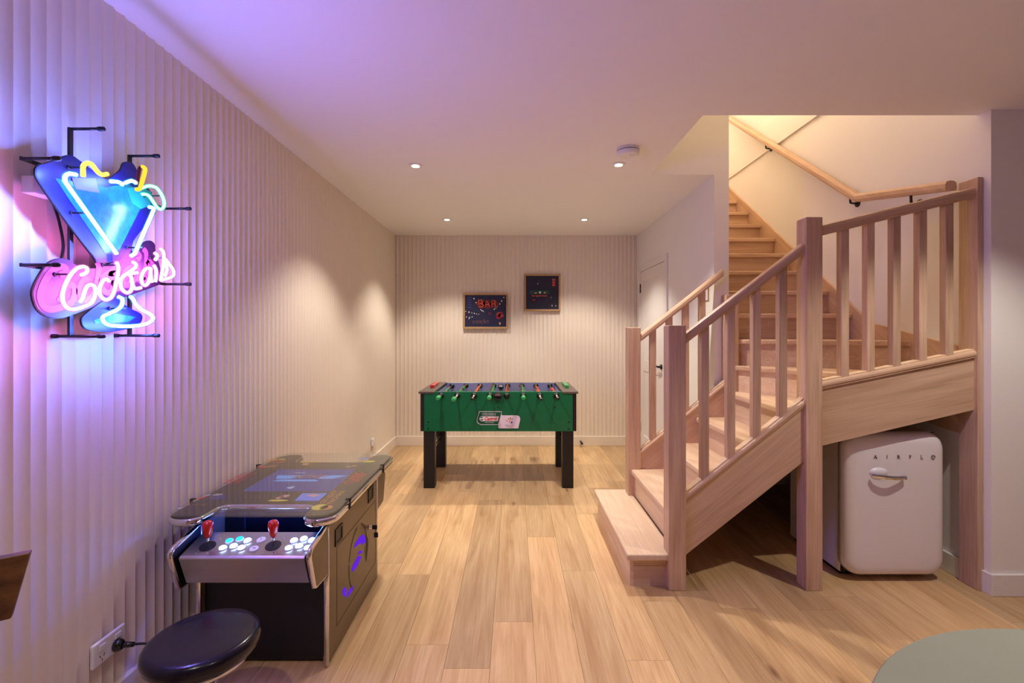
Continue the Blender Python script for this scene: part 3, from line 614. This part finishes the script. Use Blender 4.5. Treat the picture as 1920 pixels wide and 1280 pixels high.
# ------------------------------------------------------------------ small wall things
def socket(y0, y1, z0, z1, label, nm='power_point'):
    e = empty(nm, (XL, (y0 + y1) / 2, z0), label, 'power outlet')
    X = XL + .006; MB().box(X, X + .012, y0, y1, z0, z1).build('face_plate', 'white_plastic', e, .005, 3); return e, X + .012
e, X = socket(1.606, 1.742, .232, .312, 'white double power outlet with plug, on the fluted wall near the stool')
zc = .272
for yc in (1.642, 1.706):
    MB().box(X, X + .004, yc - .013, yc + .013, zc + .008, zc + .026).build('switch', 'white_plastic', e, .0015)
for yc in (1.642,):
    for dy, dz, rt_ in ((-.008, -.012, .5), (.008, -.012, -.5), (0, -.026, 0)):
        MB().prism([(X + .0002, yc + dy + a * math.cos(rt_) - b * math.sin(rt_), zc + dz + a * math.sin(rt_) + b * math.cos(rt_)) for a, b in ((-.0012, -.005), (.0012, -.005), (.0012, .005), (-.0012, .005))], (.0004, 0, 0)).build('pin_slot', 'black', e)
pc = empty('mains_lead', (X, 1.706, .25), 'black plug with thin lead in the outlet behind the stool', 'cable')
axx = (Vector((0, 1, 0)), Vector((0, 0, 1)), Vector((1, 0, 0)))
MB().lathe([(.021, 0), (.022, .006), (.020, .016), (.012, .024)], (X + .0005, 1.700, .258), axis=axx, k=20).build('plug', 'black_gloss', pc)
MB().tube([(X + .02, 1.700, .258), (X + .035, 1.702, .258), (X + .058, 1.705, .257)], [.011, .010, .008], 10).build('strain_relief', 'black_gloss', pc)
MB().tube(smooth_path([(X + .055, 1.705, .257), (X + .10, 1.715, .252), (X + .15, 1.735, .215), (X + .17, 1.74, .12), (X + .165, 1.73, .02), (X + .13, 1.70, .006), (X + .08, 1.66, .006)], 6), .0042, 8).build('cable', 'black', pc)
e, X = socket(4.772, 4.842, .225, .298, 'small white single power outlet on fluted wall by the back corner')
MB().box(X, X + .003, 4.795, 4.82, .268, .285).build('switch', 'white_plastic', e)
ds = empty('door_stop', (.79, YB - .018, .02), 'small black door stop on the back skirting board', 'door stop')
MB().tube([(.79, YB - .016, .055), (.792, YB - .055, .050), (.795, YB - .085, .045)], [.009, .009, .011], 10).build('stop_rod', 'black', ds)
MB().lathe([(.013, 0), (.013, .015)], (.795, YB - .100, .044), axis='y', k=12).build('rubber_tip', 'black_soft', ds)
lsw = empty('light_switch', (XR, 3.663, 1.60), 'brass edged light switch plate on the white wall beside far handrail', 'light switch')
MB().box(XR - .008, XR, 3.625, 3.705, 1.59, 1.71).build('plate', 'brass', lsw, .002); MB().box(XR - .010, XR - .006, 3.63, 3.70, 1.595, 1.705).build('insert', 'white_plastic', lsw, .001)
MB().box(XR - .014, XR - .008, 3.655, 3.675, 1.63, 1.67).build('rocker', 'white_plastic', lsw, .001)
# ------------------------------------------------------------------ stool
sx, sy = -.964, 1.500
so = empty('bar_stool', (sx, sy, 0), 'low round stool with glossy dark cushion in front of arcade table', 'stool')
MB().lathe([(.02, .352), (.125, .354), (.146, .362), (.157, .376), (.161, .392), (.160, .404), (.155, .413), (.147, .418), (.138, .4195), (.10, .420), (.05, .4195), (.001, .4195)], (sx, sy, 0), k=56).build('cushion', 'stool_vinyl', so)
MB().lathe([(.115, .336), (.128, .340), (.128, .356)], (sx, sy, 0), k=40).build('seat_ring', 'chrome', so)
MB().lathe([(.19, 0), (.19, .012), (.16, .03), (.07, .06), (.035, .10), (.028, .18), (.034, .26), (.06, .31), (.10, .33)], (sx, sy, 0), k=40).build('pedestal', 'chrome', so)
# ------------------------------------------------------------------ cocktail arcade table
ar = empty('arcade_table', (-1.02, 2.30, 0), 'black cocktail arcade table with lit buttons and printed glass top', 'arcade machine')
AX0, AX1, AY0, AY1, AZ = -1.288, -.752, 1.962, 2.655, .598
MB().box(AX1 - .018, AX1, AY0, AY1, .012, AZ).build('side_panel', 'arcade_side', ar)
MB().box(AX0, AX0 + .018, AY0, AY1, .012, AZ).build('side_panel', 'arcade_side', ar)
MB().box(AX0 + .018, AX1 - .018, AY0 + .025, AY0 + .04, .012, .40).build('front_panel', 'black', ar)
MB().box(AX0 + .018, AX1 - .018, AY1 - .04, AY1 - .025, .012, .40).build('rear_panel', 'black', ar)
MB().box(AX0 + .018, AX1 - .018, AY0 + .16, AY0 + .17, .40, AZ).box(AX0 + .018, AX1 - .018, AY0 + .025, AY0 + .17, .392, .400).build('inner_panel', 'black_gloss', ar)  # includes a low deck added to stop the strip's light leaking out
MB().box(AX0 + .018, AX1 - .018, AY1 - .17, AY1 - .16, .40, AZ).build('inner_panel', 'black', ar)
MB().box(AX0 + .03, AX1 - .03, AY0 + .06, AY1 - .06, 0, .012).build('foot_plinth', 'black_soft', ar)
for x in (AX0 + .009, AX1 - .009):
    for y in (AY0 - .002, AY1 + .002):
        MB().lathe([(.0115, .008), (.0115, AZ)], (x, y, 0), k=12).build('chrome_edging', 'chrome', ar)
# table board with a bay cut out at each player's side
TX0, TX1, TY0, TY1 = -1.372, -.712, 1.885, 2.868; bay = .165; c1, c2 = -1.235, -.835
def arc(cx_, cy_, r, a0, a1, n=6): return [(cx_ + r * math.cos(math.radians(a0 + (a1 - a0) * i / n)), cy_ + r * math.sin(math.radians(a0 + (a1 - a0) * i / n))) for i in range(n + 1)]
R1 = .07
OUT = (arc(TX0 + R1, TY0 + R1, R1, 180, 270) + arc(c1 - .055, TY0 + .05, .05, 270, 360) + arc(c1 + .045, TY0 + bay - .05, .05, 180, 90) + arc(c2 - .045, TY0 + bay - .05, .05, 90, 0) + arc(c2 + .055, TY0 + .05, .05, 180, 270)
       + arc(TX1 - R1, TY0 + R1, R1, 270, 360) + arc(TX1 - R1, TY1 - R1, R1, 0, 90) + arc(c2 + .055, TY1 - .05, .05, 90, 180) + arc(c2 - .045, TY1 - bay + .05, .05, 0, -90) + arc(c1 + .045, TY1 - bay + .05, .05, 270, 180) + arc(c1 - .055, TY1 - .05, .05, 0, 90) + arc(TX0 + R1, TY1 - R1, R1, 90, 180))
tb = MB().prism([(x, y, AZ) for x, y in OUT], (0, 0, .030)).build('table_board', 'arcade_top', ar)
MB().sweep([(x, y, AZ + .015) for x, y in OUT + OUT[:1]], [(-.003, -.0145), (.003, -.0145), (.008, -.008), (.008, .008), (.003, .0145), (-.003, .0145)], sm=True, cap=False).build('chrome_trim', 'chrome', tb)
GZ = AZ + .0375
GP = arc(TX0 + R1, TY0 + R1, R1, 180, 270) + arc(TX1 - R1, TY0 + R1, R1, 270, 360) + arc(TX1 - R1, TY1 - R1, R1, 0, 90) + arc(TX0 + R1, TY1 - R1, R1, 90, 180)
MB().prism([(x, y, GZ) for x, y in GP], (0, 0, .006)).build('glass_top', 'glass', ar)
for y in (2.07, 2.60):
    for x, s in ((TX1, 1), (TX0, -1)):
        MB().box(min(x - .008 * s, x + .012 * s), max(x - .008 * s, x + .012 * s), y - .008, y + .008, GZ + .0061, GZ + .0085).box(min(x + .0085 * s, x + .012 * s), max(x + .0085 * s, x + .012 * s), y - .008, y + .008, AZ + .004, GZ + .0085).build('glass_clip', 'black', ar)
PZ = AZ + .0302
def on_top(px, py, z=PZ): Y = (CH - z) * FPX / (py - VY); return ((px - VX) * Y / FPX, Y, z)
def tprint(pts, mat, name='print', parent=None, dz=0, t=.0005): return MB().prism([(x, y, PZ + dz) for x, y in pts], (0, 0, t)).build(name, mat, parent or tb)
SX0, SX1, SY0, SY1 = -1.245, -.838, 2.215, 2.565
scn = MB().box(SX0, SX1, SY0, SY1, PZ - .002, PZ + .0006).build('screen', 'screen', tb)
cxs, cys = (SX0 + SX1) / 2 + .01, 2.42
tprint([(cxs - .17, cys + .035), (cxs - .05, cys + .035), (cxs - .075, cys - .02), (cxs - .15, cys - .02)], 'screen_blue', 'screen_wing', scn, .0008)
tprint([(cxs + .075, cys + .035), (cxs + .19, cys + .035), (cxs + .13, cys - .02), (cxs + .055, cys - .02)], 'screen_blue', 'screen_wing', scn, .0008)
tprint([(cxs - .125, cys - .035), (cxs + .055, cys - .035), (cxs + .075, cys - .062), (cxs - .15, cys - .062)], 'screen_blue', 'screen_wing', scn, .0008)
text('ACTION', .062, (cxs, cys + .012, PZ + .0016), (1, 0, 0), (0, 1, 0), 'screen_lettering', 'screen_rust', scn, shear=.3, sx=.75)
tprint([(cxs - .1, cys + .085), (cxs - .045, cys + .085), (cxs - .045, cys + .075), (cxs - .1, cys + .075)], 'screen_pale', 'screen_line', scn, .0008)
tprint([(cxs - .035, SY0 + .045), (cxs - .005, SY0 + .075), (cxs + .0, SY0 + .045), (cxs - .01, SY0 + .03)], 'screen_pale', 'screen_line', scn, .0008)
# printed decorations of the table board (plain patches and the lettering)
def patch(px, py, rx, ry, mat, n=12, ang=0): 
    x, y, z = on_top(px, py); ca, sa_ = math.cos(ang), math.sin(ang)
    tprint([(x + rx * math.cos(a) * ca - ry * math.sin(a) * sa_, y + rx * math.cos(a) * sa_ + ry * math.sin(a) * ca) for a in [i * 2 * math.pi / n for i in range(n)]], mat, 'print_patch')
tprint([on_top(*p)[:2] for p in ((552, 938.5), (597, 938.5), (614, 924.5), (567, 924.5))], 'print_blue', 'print_panel')
tprint([on_top(*p)[:2] for p in ((574, 929.5), (588, 932), (601, 928), (588, 926))], 'print_pink', 'print_patch', dz=.0006)
patch(600, 950.5, .034, .034, 'print_yellow'); patch(612, 951, .026, .026, 'print_orange')
for px, py, rx, ry, m, an in ((513, 862, .035, .020, 'print_orange', .5), (528, 861, .030, .014, 'print_yellow', -.4), (526, 866, .026, .012, 'print_red', .4), (490, 875, .024, .02, 'print_red', .2), (508, 874, .032, .018, 'pic_amber', .5),
                              (578, 866, .045, .011, 'print_yellow', 0), (573, 870, .018, .020, 'print_pink', .8), (684, 859, .038, .016, 'print_blue', .1), (694, 858.5, .018, .010, 'print_red', 0), (692, 865, .036, .020, 'print_yellow', .1),
                              (653, 874.5, .014, .007, 'print_pale', 0), (664, 873, .016, .009, 'print_pink', .3), (676, 873, .018, .01, 'print_violet', 0), (521, 938, .045, .012, 'print_yellow', 0), (525, 932.5, .014, .020, 'print_pink', -.5), (534, 930, .018, .022, 'print_pink', -.7),
                              (410, 933, .034, .028, 'print_violet', .2), (408, 927, .022, .010, 'print_pale', .2), (378, 933, .024, .010, 'print_red', .8), (389, 928, .016, .008, 'print_pale', .5), (355, 942.5, .012, .008, 'pic_amber', 0), (338, 952.5, .010, .008, 'print_pale', 0)):
    patch(px, py, rx, ry, m, 8, an)
def ttext(s, px, py, size, mat, U, V, sx=1.0, shear=0):
    x, y, z = on_top(px, py); return text(s, size, (x, y, PZ + .0009), U, V, 'print_lettering', mat, tb, sx=sx, shear=shear, ext=.0003)
ttext('CLASSIC', 664, 895.5, .062, 'print_red', (0, 1, 0), (-1, 0, 0), .85); ttext('ARCADE', 677, 895, .035, 'print_red', (0, 1, 0), (-1, 0, 0), 1.0)
ttext('CLASSIC', 457, 895.5, .058, 'print_red', (0, -1, 0), (1, 0, 0), .9); ttext('ARCADE', 438, 897.5, .032, 'print_red', (0, -1, 0), (1, 0, 0), 1.2)
ttext('GET READY', 618, 931, .033, 'print_orange', (0, 1, 0), (-1, 0, 0), 1.0); ttext('PACMAN', 631, 932, .036, 'print_orange', (0, 1, 0), (-1, 0, 0), 1.15)
ttext('1UP', 374, 946.5, .03, 'pic_amber', (1, 0, 0), (0, 1, 0), 1.1)
tprint([on_top(*p)[:2] for p in ((455, 935.5), (512, 935.5), (512, 934.2), (455, 934.2))], 'pic_brown', 'print_line'); tprint([on_top(*p)[:2] for p in ((590, 868.5), (638, 868), (638, 867.2), (590, 867.6))], 'pic_brown', 'print_line')
# control box at each end (the far one shows at its corner)
def control(front):
    g = (lambda y: y) if front else (lambda y: AY0 + AY1 - y)
    cb = MB().prism([(AX0 + .032, g(1.955), .550), (AX0 + .032, g(1.815), .517), (AX0 + .032, g(1.808), .509), (AX0 + .032, g(1.850), .398), (AX0 + .032, g(1.955), .390)], (AX1 - AX0 - .064, 0, 0)).build('control_panel', 'steel', ar, .002, 1)
    for x in (AX0 + .010, AX1 - .010):
        P = [(1.962, .575), (1.93, .568), (1.81, .545), (1.795, .532), (1.797, .515), (1.836, .392), (1.85, .385), (1.962, .378)]
        am = MB().prism([(x - .010, g(y), z) for y, z in P], (.020, 0, 0)).build('arm_panel', 'arcade_side' if x > -1 else 'black', ar)
        MB().sweep([(x, g(y), z) for y, z in P], [(-.010, -.002), (.010, -.002), (.010, .002), (.005, .005), (-.005, .005), (-.010, .002)], up=(1, 0, 0)).build('chrome_edging', 'chrome', am) if False else None
        MB().tube([(x, g(y), z) for y, z in P], .0105, 8).build('chrome_edging', 'chrome', am)
    return cb
cb = control(True); control(False)
SL = (.550 - .517) / .14
def onc(px, py):      # pixel -> point on the sloping control panel
    dy = (VY - py) / FPX; Y = (.517 - 1.815 * SL - CH) / (dy - SL); return Vector(((px - VX) * Y / FPX, Y, CH + dy * Y))
CN = Vector((0, -SL, 1)).normalized(); CT = Vector((1, 0, 0)); CB_ = CN.cross(CT)
CAX = (CT, CB_, CN)
c_ = lambda u, v: onc(310 + u * .1719, 960 + v * .1719)
for u, v, m in ((697, 318, 'button_cyan'), (812, 298, 'button_cyan'), (898, 316, 'button_white'), (627, 396, 'button_white'), (746, 376, 'button_white'), (830, 396, 'button_white'), (1404, 314, 'button_white'), (1512, 295, 'button_white'), (1600, 312, 'button_white'), (1346, 397, 'button_white'), (1461, 376, 'button_white'), (1552, 396, 'button_white')):
    p = c_(u, v); r = MB().lathe([(.0155, 0), (.0155, .003), (.0125, .004)], p, axis=CAX, k=18).build('button_rim', 'white_plastic', cb)
    MB().lathe([(.0118, .003), (.0118, .007), (.010, .008)], p, axis=CAX, k=16).build('button', m, r)
for u, v, s in ((1046, 306, 1), (968, 404, 2)):
    p = c_(u, v); r = MB().lathe([(.0165, 0), (.0165, .004), (.014, .005)], p, axis=CAX, k=18).build('start_button', 'white_plastic', cb)
    for q in range(s): MB().lathe([(.0022, .0052), (.0022, .0058)], p + CT * (.006 * (q - (s - 1) / 2)) + CB_ * .002, axis=CAX, k=8).build('player_mark', 'black', r)
for u, v in ((462, 372), (1177, 366)):
    p = c_(u, v); j = MB().lathe([(.029, 0), (.029, .0025)], p, axis=CAX, k=24).build('joystick_washer', 'black', cb)
    MB().lathe([(.005, .002), (.005, .045)], p, k=10).build('joystick_shaft', 'chrome', j)
    MB().lathe([(.008, .034), (.013, .044), (.0195, .072), (.0200, .084), (.016, .095), (.006, .100)], p, k=18).build('joystick_knob', 'red_plastic', j)
for u, v in ((600, 295), (1293, 290), (330, 450), (458, 446), (1060, 446), (1187, 444)):
    MB().lathe([(.0045, 0), (.003, .002)], c_(u, v), axis=CAX, k=8).build('bolt', 'chrome', cb)
# hidden glowing strip, added to give the table bay its blue glow
MB().box(AX0 + .06, AX1 - .04, AY0 + .138, AY0 + .146, AZ - .014, AZ - .006).build('glow_strip', 'bay_glow', ar)
# side panel fittings
sp = AX1
def on_side(px, py): X, Y, Z = on_x(px, py, sp); return Y, Z
for y0_, y1_, z0_, z1_ in ((2.03, 2.115, .455, .525), (2.49, 2.575, .475, .545)):
    v = MB(); b_ = .011
    v.box(sp, sp + .004, y0_, y1_, z1_ - b_, z1_).box(sp, sp + .004, y0_, y1_, z0_, z0_ + b_).box(sp, sp + .004, y0_, y0_ + b_, z0_ + b_, z1_ - b_).box(sp, sp + .004, y1_ - b_, y1_, z0_ + b_, z1_ - b_)
    v.build('grille_frame', 'black', ar); MB().box(sp + .0003, sp + .0012, y0_ + b_, y1_ - b_, z0_ + b_, z1_ - b_).build('grille', 'black', ar)
GR = MB()
for q in ((2.05, 2.625, .4425, .4455), (2.05, 2.625, .110, .113)): GR.box(sp + .0002, sp + .0008, *q)
for ya in (2.05, 2.622): GR.box(sp + .0002, sp + .0008, ya, ya + .003, .11, .4455)
GR.build('door_groove', 'black', ar)
em_c = (2.335, .275); ER = .145
def emb(pts, mat, nm, dx=.0004): MB().prism([(sp + dx, y, z) for y, z in pts], (.0006, 0, 0)).build(nm, mat, ar)
def ringseg(a0, a1, r0, r1, n=10):
    A = [math.radians(a0 + (a1 - a0) * i / n) for i in range(n + 1)]
    return [(em_c[0] + r1 * math.cos(a) * .95, em_c[1] + r1 * math.sin(a) * 1.05) for a in A] + [(em_c[0] + r0 * math.cos(a) * .95, em_c[1] + r0 * math.sin(a) * 1.05) for a in A[::-1]]
for a0, a1 in ((100, 168), (172, 232), (-28, 72)): emb(ringseg(a0, a1, ER * .93, ER), 'black', 'emblem_ring')
emb([on_side(640 + u * .1133, 985 + v * .1133) for u, v in ((305, 180), (360, 145), (400, 200), (400, 270), (350, 320), (330, 280), (260, 330), (205, 370), (230, 290))], 'violet_led', 'emblem_cutout')
emb([on_side(640 + u * .1133, 985 + v * .1133) for u, v in ((330, 510), (265, 660), (190, 765), (165, 735), (185, 660), (240, 560), (275, 500))], 'violet_led', 'emblem_cutout')
emb([on_side(640 + u * .1133, 985 + v * .1133) for u, v in ((300, 410), (345, 420), (340, 450), (270, 480))], 'violet_led', 'emblem_cutout')
emb([on_side(640 + u * .1133, 985 + v * .1133) for u, v in ((55, 1010), (85, 1060), (75, 1190), (20, 1140), (20, 1070))], 'violet_led', 'emblem_cutout')
emb([on_side(640 + u * .1133, 985 + v * .1133) for u, v in ((200, 985), (180, 1080), (100, 1190), (110, 1110), (140, 1050))], 'violet_led', 'emblem_cutout')
emb([on_side(640 + u * .1133, 985 + v * .1133) for u, v in ((400, 150), (445, 220), (445, 340), (410, 600), (400, 530), (380, 420), (405, 330))], 'black', 'emblem_black')  # plain black shape along the emblem
y_, z_ = on_side(692, 988); lk = MB().lathe([(.013, 0), (.013, .004), (.009, .005), (.009, .018)], (sp, y_, z_), axis=axx, k=16).build('coin_lock', 'chrome', ar)
MB().box(sp + .018, sp + .042, y_ - .003, y_ + .003, z_ - .010, z_ + .010).tube([(sp + .034, y_, z_ - .008), (sp + .036, y_, z_ - .03)], .002, 6).box(sp + .026, sp + .046, y_ - .003, y_ + .003, z_ - .052, z_ - .028).build('key', 'black', lk)
# ------------------------------------------------------------------ neon sign
XB, XT = -1.337, -1.279
ns = empty('neon_sign', (XL, 1.6, 1.34), 'lit neon sign of a martini glass over pink Cocktails lettering', 'neon sign')
def bp2(pts, X=XB): return [on_x(px, py, X) for px, py in pts]
def board(pts, mat, name, X=XB, t=.006, edge='black', fix=None):
    P = bp2(pts, X); P = smooth_path(P, 3, True) if fix is None else [Vector(p) for p in P]
    ctr = sum((Vector(p) for p in P), Vector()) / len(P)
    o = MB().prism([tuple(p) for p in P], (-t, 0, 0)).build(name, edge, ns)
    MB().prism([tuple(ctr + (p - ctr) * .99 + Vector((.0004, 0, 0))) for p in P], (.0006, 0, 0)).build('printed_face', mat, o)
    return o
gb = board([(66, 322), (72, 309), (84, 306), (108, 297), (130, 290), (143, 296), (172, 318), (199, 336), (215, 327), (226, 318), (231, 306), (240, 303), (250, 307), (257, 320), (258, 335), (280, 355), (288, 375), (292, 397), (286, 407), (267, 430), (250, 452), (243, 476), (215, 490), (184, 492), (174, 480), (128, 420), (75, 345)], 'board_blue', 'glass_board')
tbd = board([(60, 553), (64.5, 532), (77.6, 509), (92.4, 491), (112, 484), (128.5, 487), (145, 498), (178, 503), (215, 490), (245, 474), (262, 466), (269, 456), (277, 451), (285, 452), (291, 460), (292, 474), (301, 505), (301, 530), (290, 537), (247.6, 552), (174, 576), (128.5, 593), (109, 597), (86, 593), (69, 579.5)], 'board_pink', 'lettering_board', XB - .007)
bb = board([(172, 579), (156, 592.6), (152.5, 602), (159, 615.5), (179, 621), (206.6, 622), (243, 615.5), (261, 607), (267, 597.5), (264, 587.6), (244, 577.8), (231, 568), (228, 558), (205, 558), (190, 566)], 'board_blue', 'foot_board', XB - .003)
def face_print(pts, mat, name, parent, X=XB, dx=.0014): 
    P = bp2(pts, X); MB().prism([(p[0] + dx, p[1], p[2]) for p in P], (.0006, 0, 0)).build(name, mat, parent)
face_print([(102, 334), (200, 351), (240, 344), (262, 362), (272, 372), (222, 470), (196, 474)], 'ice', 'drink_print', gb)
face_print([(133, 333), (178, 334), (181, 349), (186, 362), (140, 354)], 'board_label', 'label_print', gb, dx=.0024)
face_print([(236, 352), (262, 350), (284, 360), (280, 385), (262, 392), (246, 380)], 'board_green', 'olive_print', gb, dx=.0024)
face_print([(174, 600), (215, 588), (254, 594), (240, 603), (178, 606)], 'ice', 'drink_print', bb, X=XB - .003)
face_print([(199, 476), (210, 476), (211, 497), (202, 499)], 'acrylic', 'stem_print', gb)
D4 = lambda P: [(100 + u / 6.096, 440 + v / 6.096) for u, v in P]
B5 = lambda P: [(130 + u / 5.817, 280 + v / 5.817) for u, v in P]
LET = [D4([(318, 458), (360, 445), (388, 412), (378, 378), (340, 364), (270, 385), (190, 470), (130, 590), (104, 700), (125, 790), (175, 842), (250, 850), (350, 820), (425, 785), (462, 735), (482, 660), (472, 595), (430, 570), (385, 592), (355, 660), (335, 725), (308, 768)]),
       D4([(638, 532), (610, 505), (570, 525), (538, 585), (526, 650), (550, 712), (600, 742), (655, 720), (694, 650), (720, 540), (740, 430), (742, 360), (722, 315)]),
       D4([(908, 312), (942, 335), (935, 375), (870, 425), (800, 475), (768, 530), (775, 600), (815, 652), (860, 660), (895, 620), (902, 540), (888, 480), (870, 450), (960, 432)]),
       D4([(890, 520), (915, 590), (940, 615), (1000, 605)]),
       D4([(1112, 385), (1065, 385), (1025, 430), (1005, 500), (1020, 560), (1052, 578), (1088, 540), (1108, 460), (1112, 385), (1115, 470), (1125, 545)]),
       D4([(1150, 350), (1172, 400), (1176, 470), (1165, 535)]), D4([(1160, 208), (1190, 240), (1165, 288)]),
       D4([(1225, 162), (1258, 200), (1262, 290), (1248, 400), (1228, 515)]),
       D4([(1278, 275), (1318, 325), (1370, 405), (1374, 455), (1335, 490), (1225, 518)]), D4([(1270, 300), (1300, 390), (1275, 470)])]
TR = .0046
def ntube(P, mat, name='neon_tube', r=TR, X=XT, n=5):
    o = MB().tube(smooth_path(bp2(P, X), n), r, 8).build(name, mat, ns)
    sl = {'neon_cyan': 'halo_cyan', 'neon_base': 'halo_cyan', 'neon_pink': 'halo_pink', 'neon_green': 'halo_green'}.get(mat)
    if sl: MB().tube(smooth_path(bp2(P, X), n), r + .0036, 10).build('halo_sleeve', sl, o)  # coloured halo of the tube, modelled as a glowing shell
    return o
for P in LET:
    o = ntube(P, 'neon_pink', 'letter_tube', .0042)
    pts = smooth_path(bp2(P, XT), 4); xx = XB - .007 + .0016      # pale letters printed on the board behind
    MB().sweep([(xx, p.y, p.z) for p in pts], [(-.0095, -.0003), (.0095, -.0003), (.0095, .0003), (-.0095, .0003)], up=(1, 0, 0)).build('letter_print', 'letter_pink', tbd)
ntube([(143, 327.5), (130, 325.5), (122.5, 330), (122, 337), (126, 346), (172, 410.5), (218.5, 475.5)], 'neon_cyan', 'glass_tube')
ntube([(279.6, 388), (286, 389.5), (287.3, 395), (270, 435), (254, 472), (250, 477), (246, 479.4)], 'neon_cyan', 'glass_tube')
ntube(B5([(150, 295), (150, 240), (150, 190), (168, 160), (210, 148), (250, 170), (300, 235), (350, 275), (415, 268)]), 'neon_yellow', 'citrus_tube', .0062)
ntube(B5([(450, 348), (540, 357), (582, 387)]), 'neon_cyan', 'rim_tube'); ntube(B5([(610, 365), (680, 342), (727, 367)]), 'neon_cyan', 'rim_tube')
ntube(B5([(730, 436), (765, 432), (785, 380), (825, 240), (820, 202), (792, 187)]), 'neon_orange', 'garnish_tube', .0062)
ntube(B5([(785, 190), (765, 215), (750, 290), (738, 380)]), 'dark_red', 'garnish_return', .006, XT - .008)
ntube(B5([(795, 420), (870, 398), (950, 420), (1010, 500), (1035, 580), (1022, 638), (985, 650), (940, 610), (880, 520), (840, 492), (795, 488)]), 'neon_green', 'olive_tube')
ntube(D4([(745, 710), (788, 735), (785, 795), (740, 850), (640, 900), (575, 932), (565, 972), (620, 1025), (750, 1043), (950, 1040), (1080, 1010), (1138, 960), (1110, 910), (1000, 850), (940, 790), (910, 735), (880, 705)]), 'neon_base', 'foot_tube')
# black wire frame: two posts, cross bars and stand-off guards with rubber caps
XK, XG = -1.362, -1.262
PY1, PY2, QY1, QY2 = 1.484, 1.713, 1.338, 1.881
for y in (PY1, PY2): MB().box(XK - .004, XK + .004, y - .006, y + .006, 1.344, 1.984).build('frame_post', 'black', ns)
for z in (1.838, 1.5437): MB().box(XK - .003, XK + .003, QY1 - .004, QY2 + .004, z - .005, z + .005).build('frame_bar', 'black', ns)
def guard(y, z, xa=XK, xb=XG):
    g_ = MB().tube([(xa, y, z), (xb, y, z)], .0048, 8).build('guard_rod', 'black', ns)
    MB().lathe([(.006, -.016), (.0072, -.010), (.0066, .004), (.002, .006)], (xb, y, z), axis=axx, k=10).build('rubber_cap', 'black_soft', g_)
    return g_
for y, z in ((PY1, 1.981), (PY2, 1.981), (QY1, 1.838), (QY2, 1.837), (QY1, 1.5437), (QY2, 1.5435)):
    guard(y, z)
for y in (PY1, PY2):
    g_ = guard(y, 1.345, XL - .002, XG)
    MB().lathe([(.0072, 0), (.0066, .016)], (XL, y, 1.345), axis=axx, k=10).build('rubber_cap', 'black_soft', g_)
def support(px, py, X0=XB):      # small stand-off that carries a tube
    x, y, z = on_x(px, py, X0); MB().tube([(x, y, z), (XT, y, z)], .003, 6).lathe([(.007, 0), (.006, .006)], (x, y, z), axis=axx, k=8).build('tube_support', 'black', ns)
for q in ((128, 314), (133, 399), (102, 514), (192, 497), (281, 483), (238, 464), (268, 367), (206, 578)): support(*q)
MB().box(-1.407, -1.370, 1.378, 1.452, 1.755, 1.805).build('transformer', 'white_plastic', ns, .004)
MB().tube(smooth_path([(-1.39, 1.452, 1.76), (-1.385, 1.47, 1.70), (-1.38, 1.48, 1.62), (-1.39, 1.478, 1.56)], 5), .004, 6).build('lead_wire', 'black', ns)
